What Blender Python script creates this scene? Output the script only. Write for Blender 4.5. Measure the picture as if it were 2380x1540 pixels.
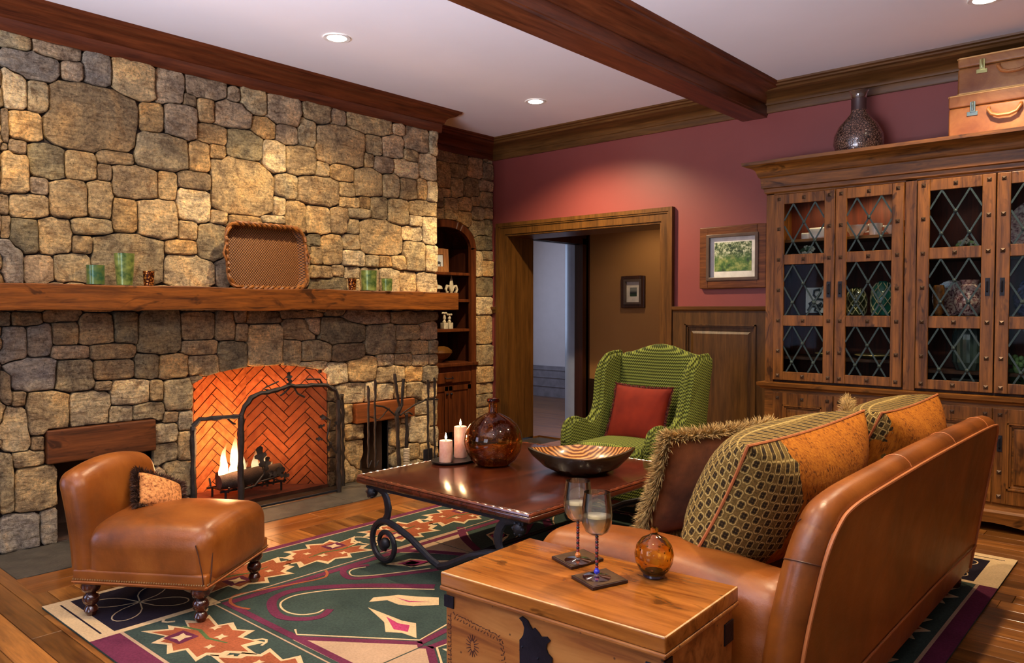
import bpy, bmesh, math, random
import numpy as np
from mathutils import Vector, Matrix
for _o in list(bpy.data.objects): bpy.data.objects.remove(_o)
SC = bpy.context.scene
COL = SC.collection
random.seed(7)
PI = math.pi

# ---------------------------------------------------------------- camera, world, lights, exposure
CAMZ = 1.38; FPX = 1796.0
_yaw = math.radians(41.5); _pit = math.atan(53 / 1796)
FW = Vector((-math.sin(_yaw) * math.cos(_pit), math.cos(_yaw) * math.cos(_pit), -math.sin(_pit)))
RT = Vector((math.cos(_yaw), math.sin(_yaw), 0)); UP = RT.cross(FW); CP = Vector((0, 0, CAMZ))
cam = bpy.data.objects.new('camera', bpy.data.cameras.new('camera')); COL.objects.link(cam)
cam.matrix_world = Matrix(((RT.x, UP.x, -FW.x, 0), (RT.y, UP.y, -FW.y, 0), (RT.z, UP.z, -FW.z, CAMZ), (0, 0, 0, 1)))
cam.data.sensor_width = 36; cam.data.lens = FPX / 2380 * 36; cam.data.clip_start = 0.05
SC.camera = cam

W = bpy.data.worlds.new('world'); SC.world = W; W.use_nodes = True
W.node_tree.nodes['Background'].inputs[0].default_value = (0.80, 0.76, 0.80, 1)
W.node_tree.nodes['Background'].inputs[1].default_value = 0.30

def light(name, kind, loc, power, col, aim=None, size=0.1, sizey=None, spot=None, blend=0.5):
    l = bpy.data.lights.new(name, kind); l.energy = power; l.color = col
    if kind == 'AREA':
        l.shape = 'RECTANGLE' if sizey else 'SQUARE'; l.size = size
        if sizey: l.size_y = sizey
    else: l.shadow_soft_size = size
    if kind == 'SPOT': l.spot_size = math.radians(spot); l.spot_blend = blend
    o = bpy.data.objects.new(name, l); COL.objects.link(o); o.location = loc
    if aim is not None:
        d = Vector(aim) - Vector(loc); o.rotation_euler = d.to_track_quat('-Z', 'Y').to_euler()
    return o
WARM = (1.0, 0.76, 0.47); WARM2 = (1.0, 0.68, 0.38); DAY = (0.62, 0.74, 1.0)
# windows of the room behind and to the left of the camera (daylight), plus an added ceiling fill
light('window_daylight', 'AREA', (-1.6, -2.6, 1.7), 55, DAY, (-2.6, 3.0, 0.9), 1.6, 1.7)
_s = light('ceiling_fill', 'AREA', (-1.4, -2.6, 0.9), 420, (0.84, 0.85, 1.0), (-2.0, 0.4, 3.9), 3.0, 1.2); _s.data.spread = math.radians(75)  # added upward fill that brightens the ceiling, not a window of the room
light('window_daylight', 'AREA', (-5.2, -1.4, 1.5), 40, (0.5, 0.62, 1.0), (-3.9, 2.6, 0.4), 1.2, 1.6)
# recessed cans of the ceiling (the three in view and the rest of their rows)
for _p, _e, _a in (((-4.118, 2.977), 175, (-4.3, 3.3, 0)), ((-4.137, 4.972), 330, (-4.1, 5.45, 0)), ((-0.91, 4.996), 170, None), ((-4.11, 1.1), 110, (-4.4, 1.3, 0)),
               ((-0.91, 3.0), 230, None), ((-0.91, 1.1), 80, None), ((-2.2, 2.2), 80, None)):
    light('recessed_light', 'SPOT', (_p[0], _p[1], 3.075), _e, WARM, _a or (_p[0], _p[1], 0), 0.04, spot=130, blend=0.6)
SC.view_settings.view_transform = 'Standard'
try: SC.view_settings.look = 'None'
except Exception: pass
SC.view_settings.gamma = 1.0
SC.view_settings.use_curve_mapping = False
SC.view_settings.exposure = -0.22
SC.cycles.use_denoising = True
SC.cycles.max_bounces = 8
SC.cycles.sample_clamp_indirect = 6
SC.cycles.caustics_reflective = False
SC.cycles.caustics_refractive = False
SC.cycles.transparent_max_bounces = 12

# ---------------------------------------------------------------- helpers
def ray(x, y): return FW + RT * ((x - 1190) / FPX) - UP * ((y - 770) / FPX)
def onX(x, y, X): d = ray(x, y); return CP + d * (X / d.x)
def onY(x, y, Y): d = ray(x, y); return CP + d * (Y / d.y)
def onZ(x, y, Z): d = ray(x, y); return CP + d * ((Z - CAMZ) / d.z)

def srgb(r, g, b):
    f = lambda c: (c / 255 / 12.92) if c / 255 <= 0.04045 else ((c / 255 + 0.055) / 1.055) ** 2.4
    return (f(r), f(g), f(b), 1)

class MB:
    """collects shapes, then links them as one mesh object"""
    def __init__(s): s.v = []; s.f = []; s.m = []; s.cur = 0
    def add(s, vs, fs):
        b = len(s.v); s.v += [tuple(v) for v in vs]
        for f in fs: s.f.append([b + i for i in f]); s.m.append(s.cur)
        return s
    def box(s, x0, x1, y0, y1, z0, z1):
        vs = [(x, y, z) for z in (z0, z1) for y in (y0, y1) for x in (x0, x1)]
        return s.add(vs, [(0, 2, 3, 1), (4, 5, 7, 6), (0, 1, 5, 4), (2, 6, 7, 3), (0, 4, 6, 2), (1, 3, 7, 5)])
    def hexa(s, b, t):
        """b, t: four bottom and four top points, same order"""
        return s.add(list(b) + list(t), [(3, 2, 1, 0), (4, 5, 6, 7), (0, 1, 5, 4), (1, 2, 6, 5), (2, 3, 7, 6), (3, 0, 4, 7)])
    def prism(s, poly, off):
        """poly: list of 3-D points, off: extrusion vector"""
        n = len(poly); o = Vector(off); a = [Vector(p) for p in poly]
        return s.add(a + [p + o for p in a], [list(range(n))[::-1], [n + i for i in range(n)]] + [(i, (i + 1) % n, n + (i + 1) % n, n + i) for i in range(n)])
    def tube(s, pts, rad, seg=8, closed=False, flat=1.0, up=None):
        pts = [Vector(p) for p in pts]; n = len(pts)
        rad = [rad] * n if not hasattr(rad, '__len__') else list(rad)
        rings = []; prev = None
        for i, p in enumerate(pts):
            if closed: t = pts[(i + 1) % n] - pts[i - 1]
            else: t = pts[min(i + 1, n - 1)] - pts[max(i - 1, 0)]
            if t.length < 1e-9: t = Vector((0, 0, 1))
            t.normalize()
            if prev is None:
                u = Vector(up) if up else (Vector((0, 0, 1)) if abs(t.z) < 0.9 else Vector((1, 0, 0)))
                a = (u - t * u.dot(t)).normalized()
            else: a = (prev - t * prev.dot(t)).normalized()
            prev = a; b = t.cross(a)
            rings.append([p + a * math.cos(2 * PI * k / seg) * rad[i] * flat + b * math.sin(2 * PI * k / seg) * rad[i] for k in range(seg)])
        vs = [q for r in rings for q in r]; fs = []
        m = n if closed else n - 1
        for i in range(m):
            j = (i + 1) % n
            for k in range(seg): fs.append((i * seg + k, i * seg + (k + 1) % seg, j * seg + (k + 1) % seg, j * seg + k))
        if not closed: fs += [list(range(seg))[::-1], [(n - 1) * seg + k for k in range(seg)]]
        return s.add(vs, fs)
    def lathe(s, prof, c=(0, 0, 0), seg=24, sx=1, sy=1, cap=True):
        """prof: (r, z) from bottom to top"""
        vs = []; fs = []
        for r, z in prof:
            for k in range(seg):
                a = 2 * PI * k / seg; vs.append((c[0] + math.cos(a) * r * sx, c[1] + math.sin(a) * r * sy, c[2] + z))
        n = len(prof)
        for i in range(n - 1):
            for k in range(seg): fs.append((i * seg + k, i * seg + (k + 1) % seg, (i + 1) * seg + (k + 1) % seg, (i + 1) * seg + k))
        if cap and prof[0][0] > 1e-5: fs.append(list(range(seg))[::-1])
        if cap and prof[-1][0] > 1e-5: fs.append([(n - 1) * seg + k for k in range(seg)])
        return s.add(vs, fs)
    def rbox(s, c, h, r, n=8, fn=None):
        """rounded box, half sizes h, corner radius r (number or per axis), fn deforms a local point"""
        rr = (r, r, r) if not hasattr(r, '__len__') else r
        ax = []
        for k in range(3):
            q = [h[k] * (1 - 0) * -1]
            e = []
            for i in range(4): e.append(-h[k] + rr[k] * (1 - math.cos(PI / 2 * i / 3)) if False else -h[k] + rr[k] * i / 3)
            mid = [(-h[k] + rr[k]) + (2 * h[k] - 2 * rr[k]) * i / n for i in range(1, n)]
            ax.append(e + mid + [-x for x in e[::-1]])
        def pt(p):
            q = [max(-h[k] + rr[k], min(h[k] - rr[k], p[k])) for k in range(3)]
            d = [(p[k] - q[k]) / max(rr[k], 1e-6) for k in range(3)]
            l = math.sqrt(sum(x * x for x in d)); m = max(abs(x) for x in d)
            if l > 1e-9: d = [x / l * m for x in d]
            w = Vector([q[k] + d[k] * rr[k] for k in range(3)])
            if fn: w = Vector(fn(w))
            return w + Vector(c)
        for k in range(3):
            a, b = (k + 1) % 3, (k + 2) % 3
            for sg in (-1, 1):
                A, B = ax[a], ax[b]; vs = []
                for u in A:
                    for v in B:
                        p = [0, 0, 0]; p[k] = sg * h[k]; p[a] = u; p[b] = v; vs.append(pt(p))
                nb = len(B); fs = []
                for i in range(len(A) - 1):
                    for j in range(nb - 1):
                        q = (i * nb + j, (i + 1) * nb + j, (i + 1) * nb + j + 1, i * nb + j + 1)
                        fs.append(q if sg > 0 else q[::-1])
                s.add(vs, fs)
        return s
    def sphere(s, c, r, seg=10, rg=6, sc=(1, 1, 1)):
        prof = [(max(1e-6, math.cos(-PI / 2 + PI * i / rg)) * r, math.sin(-PI / 2 + PI * i / rg) * r * sc[2]) for i in range(rg + 1)]
        return s.lathe(prof, c, seg, sc[0], sc[1])
    def xf(s, M):
        s.v = [tuple(M @ Vector(v)) for v in s.v]; return s
    def build(s, name, mats, parent=None, smooth=True, ang=35, bevel=0, local=False, merge=True, bseg=2):
        me = bpy.data.meshes.new(name)
        off = Vector((0, 0, 0))
        if parent is not None and not local:
            r = parent
            while r.parent is not None: r = r.parent
            off = r.location
        me.from_pydata([tuple(Vector(v) - off) for v in s.v], [], s.f)
        mats = mats if isinstance(mats, (list, tuple)) else [mats]
        for m in mats: me.materials.append(m)
        if len(mats) > 1:
            me.polygons.foreach_set('material_index', s.m)
        if merge:
            bm = bmesh.new(); bm.from_mesh(me); bmesh.ops.remove_doubles(bm, verts=bm.verts, dist=1e-5)
            bmesh.ops.recalc_face_normals(bm, faces=bm.faces); bm.to_mesh(me); bm.free()
        if smooth:
            me.polygons.foreach_set('use_smooth', [True] * len(me.polygons))
            me.set_sharp_from_angle(angle=math.radians(ang))
        me.update()
        o = bpy.data.objects.new(name, me); COL.objects.link(o)
        if parent is not None: o.parent = parent
        if bevel:
            b = o.modifiers.new('bevel', 'BEVEL'); b.width = bevel; b.segments = bseg; b.limit_method = 'ANGLE'; b.angle_limit = math.radians(40)
        return o

def tag(o, label=None, cat=None, group=None, kind=None):
    if label: o['label'] = label
    if cat: o['category'] = cat
    if group: o['group'] = group
    if kind: o['kind'] = kind
    return o
def thing(name, label, cat, loc=(0, 0, 0), rz=0.0, group=None):
    o = bpy.data.objects.new(name, None); COL.objects.link(o); o.location = loc; o.rotation_euler = (0, 0, rz)
    o.empty_display_size = 0.05
    return tag(o, label, cat, group)
def place_mesh(o, loc):
    """move a top-level mesh's origin to loc"""
    l = Vector(loc); me = o.data
    me.transform(Matrix.Translation(-l)); o.location = l; return o

# ---------------------------------------------------------------- materials
class NT:
    def __init__(s, name):
        s.m = bpy.data.materials.new(name); s.m.use_nodes = True; s.t = s.m.node_tree
        s.b = s.t.nodes['Principled BSDF']; s.out = s.t.nodes['Material Output']
    def n(s, typ, **kw):
        o = s.t.nodes.new(typ)
        for k, v in kw.items(): setattr(o, k, v)
        return o
    def lk(s, a, b): s.t.links.new(a, b)
    def set(s, node, key, val):
        i = node.inputs[key]
        if hasattr(val, 'is_output') or hasattr(val, 'links'): s.lk(val, i)
        else: i.default_value = val
    def M(s, op, a, b=0.0, c=None):
        o = s.n('ShaderNodeMath', operation=op); s.set(o, 0, a); s.set(o, 1, b)
        if c is not None: s.set(o, 2, c)
        return o.outputs[0]
    def coord(s, scale=(1, 1, 1), rnd=0.0, rot=(0, 0, 0)):
        tc = s.n('ShaderNodeTexCoord'); mp = s.n('ShaderNodeMapping')
        mp.inputs['Scale'].default_value = scale; mp.inputs['Rotation'].default_value = rot
        s.lk(tc.outputs['Object'], mp.inputs['Vector'])
        if rnd:
            oi = s.n('ShaderNodeObjectInfo'); s.set(mp, 'Location', s.comb(s.M('MULTIPLY', oi.outputs['Random'], rnd), s.M('MULTIPLY', oi.outputs['Random'], rnd * 1.7), s.M('MULTIPLY', oi.outputs['Random'], rnd * 0.6)))
        return mp.outputs[0]
    def comb(s, x, y, z):
        o = s.n('ShaderNodeCombineXYZ'); s.set(o, 0, x); s.set(o, 1, y); s.set(o, 2, z); return o.outputs[0]
    def sep(s, v):
        o = s.n('ShaderNodeSeparateXYZ'); s.lk(v, o.inputs[0]); return o.outputs
    def noise(s, vec, scale=5, detail=4, rough=0.55, dist=0.0):
        o = s.n('ShaderNodeTexNoise'); s.lk(vec, o.inputs['Vector']); o.inputs['Scale'].default_value = scale
        o.inputs['Detail'].default_value = detail; o.inputs['Roughness'].default_value = rough; o.inputs['Distortion'].default_value = dist
        return o.outputs['Fac']
    def ramp(s, fac, stops):
        o = s.n('ShaderNodeValToRGB'); s.lk(fac, o.inputs[0]); e = o.color_ramp.elements
        while len(e) < len(stops): e.new(0.5)
        for i, (p, c) in enumerate(stops):
            e[i].position = p; e[i].color = c if hasattr(c, '__len__') else (c, c, c, 1)
        return o.outputs[0]
    def mix(s, fac, a, b, mode='MIX'):
        o = s.n('ShaderNodeMix', data_type='RGBA', blend_type=mode); s.set(o, 0, fac); s.set(o, 6, a); s.set(o, 7, b); return o.outputs[2]
    def bump(s, h, strength=0.3, dist=0.01):
        o = s.n('ShaderNodeBump'); s.lk(h, o.inputs['Height']); o.inputs['Strength'].default_value = strength; o.inputs['Distance'].default_value = dist
        s.lk(o.outputs[0], s.b.inputs['Normal'])
    def fin(s, col=None, rough=0.5, metal=0.0, coat=0.0, spec=None, sheen=0.0):
        if col is not None: s.set(s.b, 'Base Color', col)
        s.set(s.b, 'Roughness', rough); s.set(s.b, 'Metallic', metal)
        if coat: s.b.inputs['Coat Weight'].default_value = coat; s.b.inputs['Coat Roughness'].default_value = 0.12
        if spec is not None: s.b.inputs['Specular IOR Level'].default_value = spec
        if sheen: s.b.inputs['Sheen Weight'].default_value = sheen
        return s.m

def sc3(c, k): return (min(1, c[0] * k), min(1, c[1] * k), min(1, c[2] * k), 1)
def plain(name, col, rough=0.5, metal=0.0, var=0.25, scale=8, bump=0.0, coat=0.0, sheen=0.0, spec=None):
    t = NT(name); v = t.coord()
    f = t.noise(v, scale, 4)
    c = t.ramp(f, [(0.3, sc3(col, 1 - var)), (0.7, sc3(col, 1 + var))])
    if bump: t.bump(t.noise(v, scale * 6, 4), bump, 0.004)
    return t.fin(c, rough, metal, coat, spec, sheen)
def wood(name, lo, hi, axis='x', scale=1.0, rough=0.4, rnd=5.0, coat=0.0, bump=0.15, objvar=0.0, stretch=14, knots=False):
    t = NT(name); a = {'x': 0, 'y': 1, 'z': 2}[axis]
    sc = [stretch * scale] * 3; sc[a] = 1.1 * scale
    v = t.coord(tuple(sc), rnd)
    f = t.noise(v, 1.6, 5, 0.62, 0.7)
    g = t.noise(v, 7.0, 3, 0.6)
    k = t.M('ADD', t.M('MULTIPLY', f, 0.72), t.M('MULTIPLY', g, 0.28))
    mid = tuple((lo[i] * 0.5 + hi[i] * 0.5) for i in range(3)) + (1,)
    c = t.ramp(k, [(0.34, lo), (0.5, mid), (0.66, hi)])
    if knots:
        sk = [3.0] * 3; sk[a] = 1.2
        kn = t.noise(t.coord(tuple(sk), rnd), 3.0, 3, 0.6, 1.2)
        c = t.mix(t.ramp(kn, [(0.60, 0.0), (0.68, 0.75)]), c, sc3(lo, 0.35))
    if objvar:
        oi = t.n('ShaderNodeObjectInfo')
        hs = t.n('ShaderNodeHueSaturation'); t.lk(c, hs.inputs['Color'])
        t.lk(t.M('ADD', t.M('MULTIPLY', oi.outputs['Random'], objvar), 1 - objvar / 2), hs.inputs['Value']); c = hs.outputs[0]
    if bump: t.bump(k, bump, 0.003)
    return t.fin(c, rough, 0, coat, 0.3)
def glass(name, col, rough=0.0, ior=1.45, bump=0.0, thin=False):
    t = NT(name); b = t.b
    b.inputs['Base Color'].default_value = col; b.inputs['Roughness'].default_value = rough
    b.inputs['Transmission Weight'].default_value = 1; b.inputs['IOR'].default_value = ior
    if bump: t.bump(t.noise(t.coord(), 60, 2), bump, 0.003)
    return t.m
def emit(name, col, strength):
    t = NT(name); t.b.inputs['Emission Color'].default_value = col; t.b.inputs['Emission Strength'].default_value = strength
    t.b.inputs['Base Color'].default_value = col; return t.m

M = {}
# stone: the colour comes from each stone's own object colour
def stone_mat():
    t = NT('field_stone'); oi = t.n('ShaderNodeObjectInfo'); v = t.coord((1, 1, 1), 9.0); st = t.coord((1.4, .8, 3.2), 7.0, (.5, 0, 0))
    a = t.noise(v, 7, 8, 0.72, 1.2); b = t.noise(v, 60, 6, 0.8); d = t.noise(v, 2.6, 4, 0.65, 1.5); g = t.noise(st, 11, 6, .75, 1.0)
    c = t.mix(1.0, oi.outputs['Color'], t.ramp(a, [(0.32, (0.50, 0.40, 0.32, 1)), (0.48, (0.98, 0.94, 0.86, 1)), (0.66, (1.35, 1.25, 1.05, 1))]), 'MULTIPLY')
    c = t.mix(1.0, c, t.ramp(d, [(0.36, (0.62, 0.60, 0.60, 1)), (0.50, (1.0, .97, .90, 1)), (0.64, (1.20, 1.04, 0.82, 1))]), 'MULTIPLY')
    c = t.mix(1.0, c, t.ramp(g, [(0.38, (.62, .56, .50, 1)), (0.5, (1, 1, 1, 1)), (0.62, (1.2, 1.18, 1.12, 1))]), 'MULTIPLY')
    c = t.mix(1.0, c, t.ramp(b, [(0.34, 0.25), (0.44, 0.85), (0.58, 1.22), (0.68, 1.9)]), 'MULTIPLY')
    t.bump(t.M('ADD', t.M('ADD', t.M('MULTIPLY', b, 0.45), a), t.M('MULTIPLY', g, .8)), 1.0, 0.022)
    return t.fin(c, 0.82, spec=0.3)
M['stone'] = stone_mat()
M['mortar'] = plain('mortar', (0.045, 0.032, 0.025, 1), 0.95, var=0.3, scale=20, bump=0.4)
M['mantel'] = wood('rough_mantel_oak', srgb(66, 32, 8), srgb(150, 86, 28), 'y', 1.0, 0.5, bump=0.6, knots=True)
M['trimL'] = wood('dark_mahogany_trim', srgb(58, 24, 12), srgb(112, 56, 28), 'y', 0.9, 0.35)
M['trimX'] = wood('oak_trim_x', srgb(66, 40, 16), srgb(112, 74, 36), 'x', 0.9, 0.38)
M['trimZ'] = wood('oak_trim_z', srgb(62, 38, 12), srgb(108, 70, 28), 'z', 0.9, 0.38)
M['beam'] = wood('beam_mahogany', srgb(64, 28, 15), srgb(118, 62, 34), 'y', 0.9, 0.35)
M['cabZ'] = wood('cabinet_pine_z', srgb(62, 34, 12), srgb(148, 94, 38), 'z', 1.0, 0.38, knots=True)
M['cabX'] = wood('cabinet_pine_x', srgb(62, 34, 12), srgb(148, 94, 38), 'x', 1.0, 0.38, knots=True)
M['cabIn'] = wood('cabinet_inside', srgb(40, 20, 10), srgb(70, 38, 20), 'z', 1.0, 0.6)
M['plank'] = wood('floor_plank', srgb(84, 46, 16), srgb(158, 102, 46), 'x', 1.0, 0.28, objvar=0.95, coat=0.3)
M['plankY'] = wood('floor_plank_border', srgb(88, 46, 16), srgb(152, 92, 38), 'y', 1.0, 0.28, objvar=0.5, coat=0.3)
M['ceil'] = plain('ceiling_paint', (0.80, 0.765, 0.78, 1), 0.9, var=0.02, scale=2)
M['red'] = plain('plum_red_paint', srgb(130, 62, 56), 0.42, var=0.05, scale=2, bump=0.03)
M['ochre'] = plain('ochre_paint', srgb(150, 104, 52), 0.8, var=0.04, scale=2)
M['lav'] = plain('pale_wall_paint', (0.55, 0.5, 0.5, 1), 0.8, var=0.03)
M['blue'] = plain('blue_lit_reveal', (0.30, 0.34, 0.44, 1), 0.35, var=0.05)  # blue of the window light is put into the reveal's colour
M['slate'] = plain('slate', srgb(66, 60, 50), 0.55, var=0.4, scale=10, bump=0.5)
M['iron'] = plain('black_iron', (0.018, 0.018, 0.024, 1), 0.42, 0.5, var=0.3, scale=30, bump=0.35)
M['nail'] = plain('nailhead', (0.09, 0.055, 0.035, 1), 0.4, 0.6, var=0.2)
M['twig'] = plain('bronze_twig', (0.028, 0.020, 0.016, 1), 0.5, 0.4, var=0.4, scale=30, bump=0.6)
def leather():
    t = NT('tan_leather'); v = t.coord()
    a = t.noise(v, 2.6, 5, 0.6, 0.4); b = t.noise(v, 140, 3, 0.6); w = t.noise(v, 14, 4, 0.6)
    c = t.ramp(a, [(0.3, srgb(92, 46, 12)), (0.5, srgb(134, 72, 22)), (0.72, srgb(164, 96, 36))])
    t.bump(t.M('ADD', t.M('MULTIPLY', b, 0.35), w), 0.22, 0.006)
    return t.fin(c, t.M('ADD', t.M('MULTIPLY', w, 0.16), 0.27), spec=0.42)
M['leather'] = leather()
M['seam'] = plain('leather_welt', srgb(186, 112, 62), 0.4, var=0.1)
M['seamd'] = plain('dark_stitch', srgb(70, 34, 16), 0.5, var=0.1)
# ================================================================ the setting
def struct(name, mb, mat, **k):
    o = mb.build(name, mat, **k); o['kind'] = 'structure'; return o
CX0 = -5.0; RX0 = -5.58; YB = 6.0; ZC = 3.1
# ceiling with round holes left out: the cans sit just under it
b = MB(); b.box(-5.75, 2.2, -1.2, 6.15, ZC, ZC + .06); struct('ceiling', b, M['ceil'], smooth=False)
# left wall: chimney breast core, then the recessed wall beside it
def rect_wall_x(b, x, y0, y1, z0, z1, holes, depth=-0.08):
    """wall slab in plane X=x with rectangular holes (y0,y1,z0,z1)"""
    ys = sorted(set([y0, y1] + [h[0] for h in holes] + [h[1] for h in holes]))
    zs = sorted(set([z0, z1] + [h[2] for h in holes] + [h[3] for h in holes]))
    for i in range(len(ys) - 1):
        for j in range(len(zs) - 1):
            yc, zc = (ys[i] + ys[i + 1]) / 2, (zs[j] + zs[j + 1]) / 2
            if any(h[0] < yc < h[1] and h[2] < zc < h[3] for h in holes): continue
            b.box(x + depth, x, ys[i], ys[i + 1], zs[j], zs[j + 1])
FBL, FBR = 2.435, 3.50           # firebox opening
def arch_z(y): u = (y - (FBL + FBR) / 2) / ((FBR - FBL) / 2); return 0.84 + 0.125 * math.sqrt(max(0, 1 - (abs(u) ** 2.2) * 0.93))
NIL = (1.61, 2.17, 0.0, 0.50); NIR = (3.84, 4.115, 0.0, 0.50)     # firewood niches
b = MB(); rect_wall_x(b, CX0 - .022, -0.4, 4.655, 0, 3.1, [(FBL - .02, FBR + .02, -.1, 1.0), NIL, NIR])
# spandrel above the arch
n = 16
for i in range(n):
    ya = FBL - .02 + (FBR - FBL + .04) * i / n; yb = FBL - .02 + (FBR - FBL + .04) * (i + 1) / n
    za = arch_z((ya + yb) / 2)
    if za < 0.999: b.box(CX0 - .102, CX0 - .0221, ya, yb, za + .004, 1.001)
b.f = b.f; 
rect_cut = [f for f in b.f]
b.box(-5.6, CX0 - .03, 4.60, 4.655, 0, 3.1)
wl = struct('wall_left', b, M['mortar'], smooth=False)
b = MB(); rect_wall_x(b, RX0 - .022, 4.655, 6.0, 0, 3.1, [(4.93, 5.735, 0, 2.3)], -0.05)
# arch head of the bookcase niche
NYC, NHW = 5.33, 0.405
def narch(y): u = (y - NYC) / NHW; return 2.0 + 0.26 * math.sqrt(max(0, 1 - abs(u) ** 2.3))
for i in range(24):
    ya = 4.93 + .805 * i / 24; yb = 4.93 + .805 * (i + 1) / 24; za = min(narch(ya), narch(yb)) if abs((ya + yb) / 2 - NYC) < NHW else 2.0
    b.box(RX0 - .072, RX0 - .0221, ya, yb, za + .002, 2.301)
wr = struct('wall_recess', b, M['mortar'], smooth=False)

# ---- field stones. each: box in the photograph's wall plane, colour letter
PAL = dict(t=(.60, .46, .27), o=(.64, .43, .20), b=(.34, .255, .16), g=(.42, .37, .26), d=(.15, .16, .12), p=(.46, .37, .30), w=(.78, .68, .49), u=(.30, .32, .37))
S1 = """0 77 72 118 g;75 92 185 140 p;5 118 138 190 u;140 140 192 190 p;193 125 258 202 u;260 138 362 233 t;358 162 428 242 p;430 178 525 232 p;527 205 556 240 p
556 210 617 268 g;0 155 62 255 w;62 183 116 262 g;100 192 324 350 b;0 250 18 330 t;20 258 98 326 o;20 325 60 360 w;0 332 16 350 w;66 335 150 417 d;0 353 68 452 t
150 352 224 418 t;225 350 310 382 b;226 383 260 420 o;322 238 380 312 o;382 240 456 326 p;425 217 456 248 g;458 225 496 287 b;498 232 586 300 p;458 288 530 335 b
310 305 438 395 g;436 328 486 402 o;487 335 525 370 o;525 298 612 372 d;583 270 640 323 o;260 385 366 462 b;366 397 411 465 t;412 397 490 442 b;490 368 638 500 t
68 410 112 452 p;115 418 202 510 t;202 420 260 510 t;20 450 113 506 t;0 452 20 500 b;0 500 24 552 b;22 510 90 590 d;88 505 170 592 t;160 505 262 546 g;258 462 318 541 o
318 463 412 556 t;408 437 488 518 w;412 510 458 557 t;458 520 520 610 g;488 488 530 520 t;165 548 215 590 b;212 543 380 665 g;382 557 454 592 o;380 594 500 666 w
52 592 125 657 p;124 588 210 657 g;0 558 55 657 u;500 600 535 668 u;620 222 700 295 p;700 240 766 288 b;768 257 804 292 p;806 265 908 312 t;910 290 938 314 p
940 298 996 355 p;997 310 1015 362 w;640 285 692 337 p;692 270 735 340 g;732 290 845 390 b;848 312 888 360 g;888 315 937 368 p;938 345 970 378 t;970 355 1013 420 w
845 355 868 388 t;869 365 912 405 p;912 370 974 415 w;608 325 662 403 w;662 338 733 410 t;732 375 765 412 t;765 378 822 423 o;822 391 888 457 t;888 402 927 460 g
927 413 968 466 t;966 413 990 465 o;990 420 1013 470 w;638 403 690 462 g;690 408 788 478 b;786 422 824 458 t;786 458 836 484 t;836 457 862 486 o;860 457 902 510 g
900 462 948 525 g;948 465 1012 503 t;948 500 980 527 w;980 500 1013 568 w;636 455 664 500 w;662 468 710 540 o;706 478 768 545 t;766 480 810 543 b;806 483 858 508 g
800 508 836 545 g;832 510 935 593 t;930 525 983 560 w;935 560 990 630 g;985 570 1013 635 w;716 542 745 572 d;745 545 795 616 t;795 542 837 582 g;720 572 748 615 t
795 580 845 620 w;848 592 878 622 g;878 594 908 622 o;908 593 945 628 t;718 617 770 650 t;770 615 800 642 b;800 618 835 648 w;719 645 805 680 d;835 622 880 680 g
880 622 926 682 w;926 630 968 682 t;965 632 1013 682 w;525 500 606 530 o;607 500 660 520 w;535 530 600 600 t;600 525 700 600 g;535 600 620 668 b;620 600 716 668 t
20 722 95 757 b;100 722 182 748 b;0 758 62 842 u;62 755 118 830 u;124 748 182 800 b;183 735 265 802 b;265 722 320 800 d;320 722 420 825 d;118 803 208 835 p
208 797 312 835 b;212 835 312 880 b;15 830 135 907 u;125 835 218 908 g;312 820 370 878 d;368 820 440 880 o;420 790 505 825 b;420 722 500 790 b;500 722 545 790 b
430 825 508 872 t;505 792 575 862 d;545 755 575 795 b;575 752 655 858 t;660 740 740 790 b;706 735 742 782 p;655 788 700 856 g;700 790 770 842 g;742 740 848 800 d
772 795 845 840 b;800 722 905 755 p;848 750 920 822 g;915 755 975 790 g;975 740 1012 790 p;918 790 955 822 g;955 790 995 825 t;995 790 1013 822 g;575 722 650 752 b
650 722 740 740 b;905 722 1013 752 b;0 865 25 940 o;25 907 60 945 p;55 910 160 1010 t;160 910 255 1000 w;220 885 258 908 p;258 883 345 942 w;348 883 378 932 t
380 878 446 952 g;250 940 310 996 w;308 934 382 985 g;378 955 412 982 t;0 945 70 1050 w;72 1012 102 1048 g;355 983 412 1030 w;355 1028 415 1072 g;412 955 446 1000 w
380 1070 445 1150 g;20 1048 100 1085 t;0 1050 32 1190 g;30 1085 132 1190 t;0 1190 95 1290 u;92 1180 133 1262 u;412 1000 446 1070 t;690 838 760 858 w;755 842 808 895 w
806 828 872 888 o;876 822 915 852 w;916 820 956 850 b;958 822 995 852 w;996 822 1013 850 g;872 848 940 890 t;940 850 982 888 o;982 847 1013 890 g;775 888 848 937 w
750 895 778 930 w;848 885 872 930 w;872 888 915 935 w;915 885 940 930 t;942 885 978 925 g;978 888 1013 925 w;797 938 822 982 t;960 935 995 965 w;995 925 1013 990 g
800 985 840 1022 t;800 1022 840 1110 t;948 966 996 1028 w;996 990 1013 1040 w;915 985 948 1040 t;940 1028 972 1065 t;972 1028 1010 1070 t;775 1060 842 1125 t;915 1040 945 1090 g;945 1065 1010 1090 w;758 935 797 1000 w;758 1000 800 1060 g"""
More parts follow.
